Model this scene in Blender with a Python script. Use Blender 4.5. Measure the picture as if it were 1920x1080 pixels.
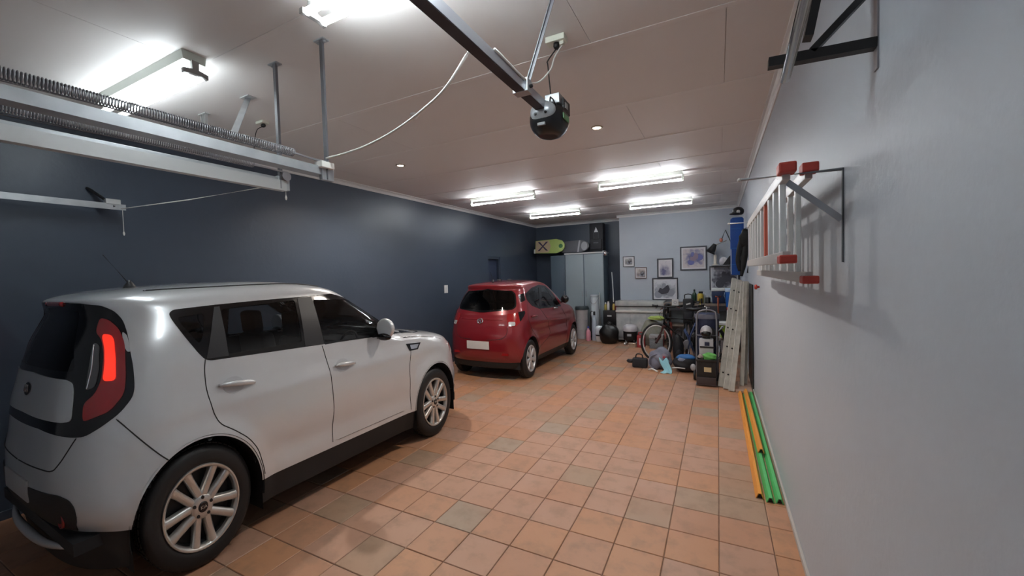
import bpy, bmesh, math, random
import numpy as np
from mathutils import Vector, Matrix
from mathutils.bvhtree import BVHTree
from mathutils.geometry import delaunay_2d_cdt
rng = random.Random(7)
for _o in list(bpy.data.objects): bpy.data.objects.remove(_o, do_unlink=True)
SC = bpy.context.scene
COL = SC.collection

# ------------------------------------------------------------------ camera
EYE = Vector((0, 0, 1.6)); FPX = 753.83
YAW, PIT, ROL = 0.47416, -0.034266, -0.028214
_f = Vector((-math.sin(YAW)*math.cos(PIT), math.cos(YAW)*math.cos(PIT), math.sin(PIT)))
_r = Vector((math.cos(YAW), math.sin(YAW), 0)); _u = _r.cross(_f)
CR = math.cos(ROL)*_r + math.sin(ROL)*_u; CU = -math.sin(ROL)*_r + math.cos(ROL)*_u; CF = _f
cam = bpy.data.cameras.new('camera'); camo = bpy.data.objects.new('camera', cam); COL.objects.link(camo)
cam.sensor_width = 36; cam.lens = FPX*36/1920; cam.clip_start = 0.02
M = Matrix((CR, CU, -CF)).transposed().to_4x4(); M.translation = EYE
camo.matrix_world = M; SC.camera = camo

# ------------------------------------------------------------------ world + exposure
SC.view_settings.view_transform = 'Standard'; SC.view_settings.look = 'None'
SC.view_settings.gamma = 1; SC.view_settings.use_curve_mapping = False
SC.view_settings.exposure = EXPOSURE = 2.1
TUBE_A, TUBE_N, TUBE_B = 4.0, 9.0, 15.5
wd = bpy.data.worlds.new('world'); SC.world = wd; wd.use_nodes = True
wd.node_tree.nodes['Background'].inputs[0].default_value = (0.5, 0.55, 0.6, 1)
wd.node_tree.nodes['Background'].inputs[1].default_value = 0.05

# ------------------------------------------------------------------ measuring helpers: a pixel of the 1920x1080 photo to a point of the room
def ray(x, y): return CF + CR*((x-960)/FPX) - CU*((y-540)/FPX)
def onz(x, y, z=0.0): d = ray(x, y); return EYE + d*((z-EYE.z)/d.z)
def onx(x, y, X): d = ray(x, y); return EYE + d*((X-EYE.x)/d.x)
def ony(x, y, Y): d = ray(x, y); return EYE + d*((Y-EYE.y)/d.y)

# ------------------------------------------------------------------ materials
MATS = {}
def mat(name, col=(.5, .5, .5), rough=.5, metal=0.0, coat=0.0, emit=None, es=1.0, alpha=None, noise=None, bump=0, bscale=40, spec=None, trans=0.0, ior=None):
    """noise=(scale, second colour, amount)"""
    if name in MATS: return MATS[name]
    m = bpy.data.materials.new(name); m.use_nodes = True; nt = m.node_tree; b = nt.nodes['Principled BSDF']
    b.inputs['Base Color'].default_value = (*col, 1); b.inputs['Roughness'].default_value = rough; b.inputs['Metallic'].default_value = metal
    b.inputs['Coat Weight'].default_value = coat; b.inputs['Coat Roughness'].default_value = .06
    if spec is not None: b.inputs['Specular IOR Level'].default_value = spec
    if ior: b.inputs['IOR'].default_value = ior
    b.inputs['Transmission Weight'].default_value = trans
    if emit: b.inputs['Emission Color'].default_value = (*emit, 1); b.inputs['Emission Strength'].default_value = es
    if noise or bump:
        tc = nt.nodes.new('ShaderNodeTexCoord'); nz = nt.nodes.new('ShaderNodeTexNoise'); nz.inputs['Scale'].default_value = noise[0] if noise else bscale; nz.inputs['Detail'].default_value = 5
        nt.links.new(tc.outputs['Object'], nz.inputs['Vector'])
        if noise:
            mr = nt.nodes.new('ShaderNodeMapRange'); mr.inputs[1].default_value = .35; mr.inputs[2].default_value = .68; mr.inputs[4].default_value = noise[2]
            mx = nt.nodes.new('ShaderNodeMix'); mx.data_type = 'RGBA'; mx.inputs[6].default_value = (*col, 1); mx.inputs[7].default_value = (*noise[1], 1)
            nt.links.new(nz.outputs['Fac'], mr.inputs[0]); nt.links.new(mr.outputs[0], mx.inputs[0]); nt.links.new(mx.outputs[2], b.inputs['Base Color'])
        if bump:
            n2 = nt.nodes.new('ShaderNodeTexNoise'); n2.inputs['Scale'].default_value = bscale; n2.inputs['Detail'].default_value = 6
            nt.links.new(tc.outputs['Object'], n2.inputs['Vector'])
            bp = nt.nodes.new('ShaderNodeBump'); bp.inputs['Strength'].default_value = bump; bp.inputs['Distance'].default_value = .01
            nt.links.new(n2.outputs['Fac'], bp.inputs['Height']); nt.links.new(bp.outputs['Normal'], b.inputs['Normal'])
    MATS[name] = m; return m
def glass_mat(name, tint, rough=.02):
    if name in MATS: return MATS[name]
    m = bpy.data.materials.new(name); m.use_nodes = True; nt = m.node_tree; nt.nodes.clear()
    o = nt.nodes.new('ShaderNodeOutputMaterial'); tr = nt.nodes.new('ShaderNodeBsdfTransparent'); tr.inputs[0].default_value = (*tint, 1)
    gl = nt.nodes.new('ShaderNodeBsdfGlossy'); gl.inputs['Roughness'].default_value = rough; fr = nt.nodes.new('ShaderNodeFresnel'); fr.inputs[0].default_value = 1.5
    mx = nt.nodes.new('ShaderNodeMixShader'); nt.links.new(fr.outputs[0], mx.inputs[0]); nt.links.new(tr.outputs[0], mx.inputs[1]); nt.links.new(gl.outputs[0], mx.inputs[2]); nt.links.new(mx.outputs[0], o.inputs[0])
    MATS[name] = m; return m

def hx(h):
    v = [int(h[i:i+2], 16)/255 for i in (0, 2, 4)]; return tuple(x/12.92 if x <= .04045 else ((x+.055)/1.055)**2.4 for x in v)
def cm(h, rough=.5, **k): return mat('paint_'+h+('_%d' % int(rough*100)), hx(h), rough, **k)
# ------------------------------------------------------------------ mesh helpers
def obj(name, bm, m, parent=None, smooth=False, bevel=0, auto=None):
    me = bpy.data.meshes.new(name)
    if bevel: bmesh.ops.bevel(bm, geom=bm.edges[:], offset=bevel, segments=2, affect='EDGES', profile=.6)
    bm.normal_update(); bm.to_mesh(me); bm.free()
    for mm in (m if isinstance(m, (list, tuple)) else [m]): me.materials.append(mm)
    if smooth or auto:
        me.polygons.foreach_set('use_smooth', [True]*len(me.polygons))
        if auto: me.set_sharp_from_angle(angle=math.radians(auto))
    o = bpy.data.objects.new(name, me); COL.objects.link(o)
    if parent: o.parent = parent
    return o
def tag(o, label, cat, group=None):
    o['label'] = label; o['category'] = cat
    if group: o['group'] = group
    return o
def thing(name, label, cat, loc=(0, 0, 0), rz=0, group=None):
    o = bpy.data.objects.new(name, None); COL.objects.link(o); o.location = loc; o.rotation_euler = (0, 0, rz); o.empty_display_size = .1
    return tag(o, label, cat, group)
def struct(name, bm, m, parent=None, **k):
    o = obj(name, bm, m, parent, **k)
    if not parent: o['kind'] = 'structure'
    return o
def nb(): return bmesh.new()
def box(bm, c, s, rot=None):
    """centre, full size, optional 3x3/4x4 rotation"""
    r = bmesh.ops.create_cube(bm, size=1); vs = r['verts']
    for v in vs:
        p = Vector((v.co.x*s[0], v.co.y*s[1], v.co.z*s[2]))
        if rot is not None: p = rot @ p
        v.co = p + Vector(c)
    return vs
def bb(bm, a, b): return box(bm, [(a[i]+b[i])/2 for i in range(3)], [abs(b[i]-a[i]) for i in range(3)])
def frame_of(d):
    d = Vector(d).normalized(); a = Vector((0, 0, 1)) if abs(d.z) < .9 else Vector((1, 0, 0))
    u = d.cross(a).normalized(); return d, u, u.cross(d).normalized()
def bar(bm, a, b, w, t):
    """rectangular bar from a to b; w horizontal-ish width, t thickness"""
    a, b = Vector(a), Vector(b); d, u, v = frame_of(b-a)
    R = Matrix((d, u, v)).transposed(); return box(bm, (a+b)/2, ((b-a).length, w, t), R)
def tube(bm, pts, r, n=8, cap=True):
    pts = [Vector(p) for p in pts]; rs = r if isinstance(r, (list, tuple)) else [r]*len(pts); rings = []
    pu = None
    for i, p in enumerate(pts):
        d = (pts[min(i+1, len(pts)-1)] - pts[max(i-1, 0)])
        if d.length < 1e-9: d = Vector((0, 0, 1))
        d.normalize()
        if pu is None: _, u, v = frame_of(d)
        else:
            u = pu - d*pu.dot(d)
            if u.length < 1e-6: _, u, v = frame_of(d)
            u.normalize(); v = d.cross(u)
        pu = u
        rings.append([bm.verts.new(p + (u*math.cos(2*math.pi*k/n) + v*math.sin(2*math.pi*k/n))*rs[i]) for k in range(n)])
    for a, b in zip(rings, rings[1:]):
        for k in range(n): bm.faces.new((a[k], a[(k+1) % n], b[(k+1) % n], b[k]))
    if cap and n > 2: bm.faces.new(rings[0][::-1]); bm.faces.new(rings[-1])
    return [v for r_ in rings for v in r_]
def lathe(bm, prof, n=24, c=(0, 0, 0), axis='z', close=True, sx=1, sy=1):
    """prof: (radius, height) list"""
    rings = []
    for r, h in prof:
        ring = []
        for k in range(n):
            a = 2*math.pi*k/n; x, y = r*math.cos(a)*sx, r*math.sin(a)*sy
            p = (x, y, h) if axis == 'z' else ((h, x, y) if axis == 'x' else (y, h, x))
            ring.append(bm.verts.new(Vector(p)+Vector(c)))
        rings.append(ring)
    for a, b in zip(rings, rings[1:]):
        for k in range(n): bm.faces.new((a[k], a[(k+1) % n], b[(k+1) % n], b[k]))
    if close:
        bm.faces.new(rings[0][::-1]); bm.faces.new(rings[-1])
    return [v for r_ in rings for v in r_]
def prism(bm, poly, a, b, plane='xz'):
    """poly in a plane extruded between a and b on the third axis"""
    def P(p, t): return {'xz': (p[0], t, p[1]), 'yz': (t, p[0], p[1]), 'xy': (p[0], p[1], t)}[plane]
    A = [bm.verts.new(P(p, a)) for p in poly]; B = [bm.verts.new(P(p, b)) for p in poly]; n = len(poly)
    bm.faces.new(A); bm.faces.new(B[::-1])
    for k in range(n): bm.faces.new((A[k], B[k], B[(k+1) % n], A[(k+1) % n]))
    bmesh.ops.recalc_face_normals(bm, faces=bm.faces[:])
    return A+B
def ball(bm, c, s, sub=2, jit=0, seed=0, flat=None):
    r = bmesh.ops.create_icosphere(bm, subdivisions=sub, radius=1); rr = random.Random(seed)
    ph = [rr.uniform(0, 6) for _ in range(6)]
    for v in r['verts']:
        p = v.co.copy(); k = 1 + jit*(math.sin(3*p.x+ph[0])*math.sin(4*p.y+ph[1])+.6*math.sin(7*p.z+ph[2]+3*p.x)+.4*math.sin(9*p.y+ph[3]))
        p = Vector((p.x*s[0]*k, p.y*s[1]*k, p.z*s[2]*k))
        if flat is not None: p.z = max(p.z, -flat)
        v.co = p + Vector(c)
    return r['verts']
def textmesh(name, txt, size, m, parent, mtx, depth=.001):
    cu = bpy.data.curves.new(name, 'FONT'); cu.body = txt; cu.size = size; cu.align_x = 'CENTER'; cu.align_y = 'CENTER'; cu.extrude = depth
    t = bpy.data.objects.new(name, cu); COL.objects.link(t); dg = bpy.context.evaluated_depsgraph_get(); dg.update()
    me = bpy.data.meshes.new_from_object(t.evaluated_get(dg)); bpy.data.objects.remove(t, do_unlink=True)
    me.transform(mtx); me.materials.clear(); me.materials.append(m)
    o = bpy.data.objects.new(name, me); COL.objects.link(o); o.parent = parent; return o
# ================================================================== THE ROOM
XR, XL, YB, YB2, YF, ZC, XS = 0.40, -4.42, 9.58, 10.14, -0.55, 2.90, -2.05
m_dark = mat('dark_blue_wall', (.048, .066, .096), .38, bump=.12, bscale=26, noise=(1.3, (.057, .075, .106), .8))
m_grey = mat('grey_blue_wall', (.43, .475, .53), .5, bump=.12, bscale=30, noise=(1.1, (.46, .50, .545), .7))
m_ceil = mat('ceiling_board', (.74, .71, .69), .6, bump=.05, bscale=18)
m_corn = mat('cornice_white', (.66, .66, .65), .5)
m_skirt = mat('skirting_beige', (.45, .43, .40), .5)
b = nb(); bb(b, (XL-.15, YF-.15, 0), (XL, 7.52, ZC+.1)); bb(b, (XL-.15, 8.06, 0), (XL, YB2+.15, ZC+.1)); bb(b, (XL-.15, 7.52, 2.0), (XL, 8.06, ZC+.1))
struct('wall_left', b, m_dark)
b = nb(); bb(b, (XL-.15, YB2, 0), (XS+.02, YB2+.15, ZC+.1)); struct('wall_back', b, m_dark)
b = nb(); bb(b, (XS, YB, 0), (XR+.15, YB2+.15, ZC+.1)); struct('wall_back_right', b, m_grey)
b = nb(); bb(b, (XR, YF-.15, 0), (XR+.15, YB, ZC+.1)); struct('wall_right', b, m_grey)
b = nb(); bb(b, (XL, YF-.15, 0), (XR, YF, ZC+.1)); struct('wall_front', b, m_grey)
# door in the left wall, set back behind the red car
d1 = struct('door_1', (lambda b: (bb(b, (XL-.12, 7.53, 0), (XL-.08, 8.05, 1.99)), b)[1])(nb()), mat('door_navy', (.028, .040, .075), .4))
b = nb(); bb(b, (XL-.14, 7.52, 0), (XL-.02, 7.56, 2.0)); bb(b, (XL-.14, 8.02, 0), (XL-.02, 8.06, 2.0)); bb(b, (XL-.14, 7.56, 1.95), (XL-.02, 8.02, 2.0)); obj('door_frame', b, m_dark, d1)
for z0, z1 in ((.25, .95), (1.1, 1.8)):
    b = nb(); bb(b, (XL-.085, 7.62, z0), (XL-.07, 7.96, z1)); obj('door_panel', b, MATS['door_navy'], d1, bevel=.004)
b = nb(); tube(b, [(XL-.08, 7.60, 1.0), (XL-.03, 7.60, 1.0), (XL-.03, 7.70, 1.0)], .01); obj('door_handle', b, mat('chrome', (.8, .8, .82), .18, 1), d1, smooth=True)
# ceiling: boards with open joints
b = nb(); bb(b, (XL-.15, YF-.15, ZC+.012), (XR+.15, YB2+.15, ZC+.1)); ceil = struct('ceiling', b, mat('ceiling_joint', (.62, .59, .57), .7))
ys = [YF] + [2.312+.951*k for k in range(-2, 9)] + [YB2]
ysx = sorted(y for y in ys if y <= YB2)
for i, (y0, y1) in enumerate(zip(ysx, ysx[1:])):
    cuts = [XL] + ([-2.75, .05] if i % 2 else [-4.0, -.63]) + [XR]
    for x0, x1 in zip(cuts, cuts[1:]):
        xe = min(x1, XS) if y0 > YB-.3 else x1
        if xe - x0 < .05: continue
        b = nb(); bb(b, (x0+.0012, y0+.0012, ZC), (xe-.0012, y1-.0012, ZC+.012)); obj('ceiling_panel', b, m_ceil, ceil)
    b = nb(); bb(b, (XL, y1-.018, ZC-.003), (XR if y1 < YB else XS, y1+.018, ZC+.0005)); 
    if y1 < YB2-.1: obj('cover_strip', b, mat('cover_strip', (.76, .73, .71), .55), ceil, bevel=.001)
# cornices
def cornice(n, a, c, nrm):
    a, c, nrm = Vector(a), Vector(c), Vector(nrm); pf = [(0, 0), (.052, 0), (.052, -.008), (.035, -.014), (.018, -.028), (.012, -.045), (.010, -.055), (0, -.055)]
    b = nb(); A = [b.verts.new(a+nrm*p+Vector((0, 0, q))) for p, q in pf]; B = [b.verts.new(c+nrm*p+Vector((0, 0, q))) for p, q in pf]
    b.faces.new(A); b.faces.new(B[::-1])
    for k in range(len(pf)): b.faces.new((A[k], B[k], B[(k+1) % len(pf)], A[(k+1) % len(pf)]))
    bmesh.ops.recalc_face_normals(b, faces=b.faces[:]); struct('trim_%d' % n, b, m_corn)
cornice(1, (XL, YF, ZC), (XL, YB2, ZC), (1, 0, 0)); cornice(2, (XL, YB2, ZC), (XS, YB2, ZC), (0, -1, 0)); cornice(3, (XS-.05, YB, ZC), (XR, YB, ZC), (0, -1, 0))
cornice(4, (XR, YF, ZC), (XR, YB, ZC), (-1, 0, 0)); cornice(5, (XS, YB, ZC), (XS, YB2, ZC), (-1, 0, 0))
b = nb(); bb(b, (XR-.014, YF, 0), (XR, YB, .035)); struct('baseboard_right', b, m_skirt, bevel=.003)
b = nb(); bb(b, (XL, YF, 0), (XL+.012, 7.5, .06)); struct('baseboard_left', b, m_dark)
# floor: a bed of dark grout and terracotta tiles
def tile_mat(name, c):
    m = mat(name, c, .42); nt = m.node_tree; p = nt.nodes['Principled BSDF']
    g = nt.nodes.new('ShaderNodeNewGeometry'); n1 = nt.nodes.new('ShaderNodeTexNoise'); n1.inputs['Scale'].default_value = 7; n1.inputs['Detail'].default_value = 7; n1.inputs['Roughness'].default_value = .65
    n2 = nt.nodes.new('ShaderNodeTexNoise'); n2.inputs['Scale'].default_value = 1.4; n2.inputs['Detail'].default_value = 5
    for n in (n1, n2): nt.links.new(g.outputs['Position'], n.inputs['Vector'])
    r1 = nt.nodes.new('ShaderNodeMapRange'); r1.inputs[1].default_value = .49; r1.inputs[2].default_value = .76; r1.inputs[4].default_value = .62
    r2 = nt.nodes.new('ShaderNodeMapRange'); r2.inputs[1].default_value = .45; r2.inputs[2].default_value = .72; r2.inputs[4].default_value = .55
    m1 = nt.nodes.new('ShaderNodeMix'); m1.data_type = 'RGBA'; m1.inputs[6].default_value = (*c, 1); m1.inputs[7].default_value = (.20, .135, .095, 1)
    m2 = nt.nodes.new('ShaderNodeMix'); m2.data_type = 'RGBA'; m2.inputs[7].default_value = (.40, .19, .105, 1)
    nt.links.new(n1.outputs['Fac'], r1.inputs[0]); nt.links.new(n2.outputs['Fac'], r2.inputs[0]); nt.links.new(r1.outputs[0], m1.inputs[0]); nt.links.new(r2.outputs[0], m2.inputs[0])
    nt.links.new(m1.outputs[2], m2.inputs[6]); nt.links.new(m2.outputs[2], p.inputs['Base Color'])
    mr = nt.nodes.new('ShaderNodeMapRange'); mr.inputs[3].default_value = .34; mr.inputs[4].default_value = .62; nt.links.new(n1.outputs['Fac'], mr.inputs[0]); nt.links.new(mr.outputs[0], p.inputs['Roughness'])
    return m
TM = [tile_mat('terracotta_tile', (.43, .222, .130)), tile_mat('pink_clay_tile', (.43, .245, .165)), tile_mat('orange_clay_tile', (.46, .228, .118)), tile_mat('dusty_clay_tile', (.36, .235, .155)), tile_mat('grey_green_tile', (.335, .245, .178))]
b = nb(); bb(b, (XL-.15, YF-.15, -.1), (XR+.15, YB2+.15, -.005)); floor = struct('floor', b, mat('grout', (.15, .090, .060), .8, noise=(9, (.24, .145, .10), .8)))
PIT_T = .2757; TX0 = -.009; TY0 = 1.488
tiles = []
for i in range(-17, 3):
    for j in range(-8, 33):
        x0, x1 = TX0+i*PIT_T, TX0+(i+1)*PIT_T; y0, y1 = TY0+j*PIT_T, TY0+(j+1)*PIT_T
        x0, x1, y0, y1 = max(x0, XL), min(x1, XR), max(y0, YF), min(y1, YB2)
        if x1-x0 < .03 or y1-y0 < .03: continue
        if y0 > YB and x0 > XS: continue
        c = Vector(((x0+x1)/2, (y0+y1)/2, 0)); v = c-EYE; dep = v.dot(CF)
        vis = 0
        if dep > .15:
            u, w = 960+FPX*v.dot(CR)/dep, 540-FPX*v.dot(CU)/dep
            under = (-3.9 < c.x < -2.62 and .5 < c.y < 3.7) or (-3.9 < c.x < -2.7 and 5.2 < c.y < 7.9)
            if -80 < u < 2000 and -50 < w < 1200 and not under: vis = 1/dep
        tiles.append((vis, x0, x1, y0, y1, i, j))
tiles.sort(key=lambda t: -t[0])
def tilemesh(bm, x0, x1, y0, y1, z=0.0, mi=0):
    g = .0023; e = .003; z = z*1.0
    lo = [(x0+g, y0+g), (x1-g, y0+g), (x1-g, y1-g), (x0+g, y1-g)]; hi = [(x0+g+e, y0+g+e), (x1-g-e, y0+g+e), (x1-g-e, y1-g-e), (x0+g+e, y1-g-e)]
    A = [bm.verts.new((x, y, -.006)) for x, y in lo]; B = [bm.verts.new((x, y, -.0025+z)) for x, y in lo]; C = [bm.verts.new((x, y, z)) for x, y in hi]
    fs = [bm.faces.new(C)]
    for k in range(4): fs.append(bm.faces.new((A[k], A[(k+1) % 4], B[(k+1) % 4], B[k]))); fs.append(bm.faces.new((B[k], B[(k+1) % 4], C[(k+1) % 4], C[k])))
    for f_ in fs: f_.material_index = mi
def tpick(i, j):
    r_ = random.Random(i*977+j*131); k = r_.choices(range(5), (30, 30, 22, 12, 8))[0]; return k, -r_.random()*.0012
shared = {}
rest = nb()
for n, (vis, x0, x1, y0, y1, i, j) in enumerate(tiles):
    k, dz = tpick(i, j)
    if n < 300 and vis > 0:
        full = (x1-x0 > PIT_T-.001 and y1-y0 > PIT_T-.001)
        cx, cy = (x0+x1)/2, (y0+y1)/2; key = (k, round(x1-x0, 3), round(y1-y0, 3))
        if key not in shared:
            b = nb(); tilemesh(b, x0-cx, x1-cx, y0-cy, y1-cy); o = obj('tile', b, TM[k], floor); shared[key] = o.data
        else: o = bpy.data.objects.new('tile', shared[key]); COL.objects.link(o); o.parent = floor
        o.location = (cx, cy, dz)
    else: tilemesh(rest, x0, x1, y0, y1, dz, k)
o = obj('tile_field', rest, TM, floor); o['kind'] = 'stuff'

# ================================================================== LIGHTS
m_tube = mat('lit_tube', (1, 1, 1), .5, emit=(.86, .95, 1.0), es=TUBE_A)
m_tubeN = mat('lit_tube_near', (1, 1, 1), .5, emit=(.86, .95, 1.0), es=TUBE_N)
m_tube2 = mat('lit_tube_back', (1, 1, 1), .5, emit=(.90, .94, 1.0), es=TUBE_B)
m_fix = mat('fixture_white', (.62, .66, .60), .4)
m_fixg = mat('fixture_grey', (.30, .29, .28), .4)
def batten(x0, x1, y, twin, label, tm, drop=.115):
    t = thing('fluorescent_light', label, 'light', (0, 0, 0), 0, 'fluorescent lights on the ceiling')
    b = nb(); hw = .062 if twin else .03; prism(b, [(y-hw, ZC), (y+hw, ZC), (y+hw*.9, ZC-.05), (y-hw*.9, ZC-.05)], x0, x1, 'yz'); obj('housing', b, m_fix, t, bevel=.002)
    for xe in (x0, x1):
        s = 1 if xe == x0 else -1
        b = nb(); w = .062 if twin else .026
        pr = [(y-.018, ZC-.045), (y+.018, ZC-.045), (y+.016, ZC-drop+.022), (y+w, ZC-drop+.012), (y+w, ZC-drop-.014), (y+w*.5, ZC-drop-.006), (y-w*.5, ZC-drop-.006), (y-w, ZC-drop-.014), (y-w, ZC-drop+.012), (y-.016, ZC-drop+.022)]
        prism(b, pr, xe-s*.012, xe+s*.012, 'yz'); obj('lamp_holder', b, m_fixg if twin else m_fix, t, bevel=.002)
    for dy in ((-.042, .042) if twin else (0,)):
        b = nb(); tube(b, [(x0+.014, y+dy, ZC-drop), (x1-.014, y+dy, ZC-drop)], .0165, 12); obj('tube', b, tm, t, smooth=False)
    return t
batten(-3.80, -2.63, 1.262, True, 'twin tube ceiling light above the white car, partly behind the door track', m_tube)
batten(-1.62, -.45, 1.262, True, 'twin tube ceiling light at top edge beside the opener rail', m_tubeN)
batten(-3.70, -2.54, 5.80, False, 'single tube ceiling light left of the long nearer back tube', m_tube2)
batten(-1.52, -.40, 5.80, False, 'long bright single tube ceiling light nearest the right wall', m_tube2)
batten(-3.56, -2.46, 7.88, False, 'single tube ceiling light furthest back, above the wall cabinet', m_tube2)
batten(-1.49, -.40, 7.92, False, 'single tube ceiling light close to the grey back wall', m_tube2)
m_warm = mat('downlight_lens', (1, .95, .88), .4, emit=(1, .83, .66), es=14)
for p, lab in ((onz(1119, 239, ZC), 'round recessed downlight near the opener motor'), (onz(751, 310, ZC), 'round recessed downlight towards the dark left wall')):
    t = thing('downlight', lab, 'light', p, 0, 'recessed downlights')
    b = nb(); lathe(b, [(.036, 0), (.056, 0), (.054, -.006), (.040, -.009), (.036, -.004)], 28, close=False); obj('ring', b, mat('brass_ring', (.50, .44, .36), .3, .6), t, smooth=True)
    b = nb(); lathe(b, [(.0, -.002), (.030, -.003), (.037, -.002)], 24, close=False); obj('lens', b, m_warm, t, smooth=True)
    sp = bpy.data.lights.new('downlight_lamp', 'SPOT'); sp.energy = 26; sp.spot_size = math.radians(150); sp.spot_blend = .6; sp.shadow_soft_size = .03; sp.color = (1, .9, .8)
    so = bpy.data.objects.new('downlight_lamp', sp); COL.objects.link(so); so.parent = t; so.location = (0, 0, -.02)
# ================================================================== CARS
def pchip(x, y, xi):
    x, y = np.asarray(x, float), np.asarray(y, float); h = np.diff(x); d = np.diff(y)/h; n = len(x); m = np.zeros(n)
    for i in range(1, n-1):
        if d[i-1]*d[i] > 0:
            w1, w2 = 2*h[i]+h[i-1], h[i]+2*h[i-1]; m[i] = (w1+w2)/(w1/d[i-1]+w2/d[i])
    m[0], m[-1] = d[0], d[-1]
    k = np.clip(np.searchsorted(x, xi)-1, 0, n-2); t = (xi-x[k])/h[k]
    return (2*t**3-3*t**2+1)*y[k] + (t**3-2*t**2+t)*h[k]*m[k] + (-2*t**3+3*t**2)*y[k+1] + (t**3-t**2)*h[k]*m[k+1]
def inpoly(p, poly):
    x, y = p; c = False; n = len(poly); j = n-1
    for i in range(n):
        xi, yi = poly[i]; xj, yj = poly[j]
        if (yi > y) != (yj > y) and x < (xj-xi)*(y-yi)/(yj-yi)+xi: c = not c
        j = i
    return c
def dens(poly, step, closed=True):
    out = []; n = len(poly)
    for i in range(n if closed else n-1):
        a, b_ = poly[i], poly[(i+1) % n]; L = math.hypot(b_[0]-a[0], b_[1]-a[1]); k = max(1, int(L/step))
        for q in range(k): out.append((a[0]+(b_[0]-a[0])*q/k, a[1]+(b_[1]-a[1])*q/k))
    if not closed: out.append(poly[-1])
    return out
def chaikin(poly, it=2, closed=True):
    for _ in range(it):
        o = []; n = len(poly)
        for i in range(n if closed else n-1):
            a, b_ = poly[i], poly[(i+1) % n]
            o += [(a[0]*.8+b_[0]*.2, a[1]*.8+b_[1]*.2), (a[0]*.2+b_[0]*.8, a[1]*.2+b_[1]*.8)]
        poly = o if closed else [poly[0]]+o+[poly[-1]]
    return poly

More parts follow.
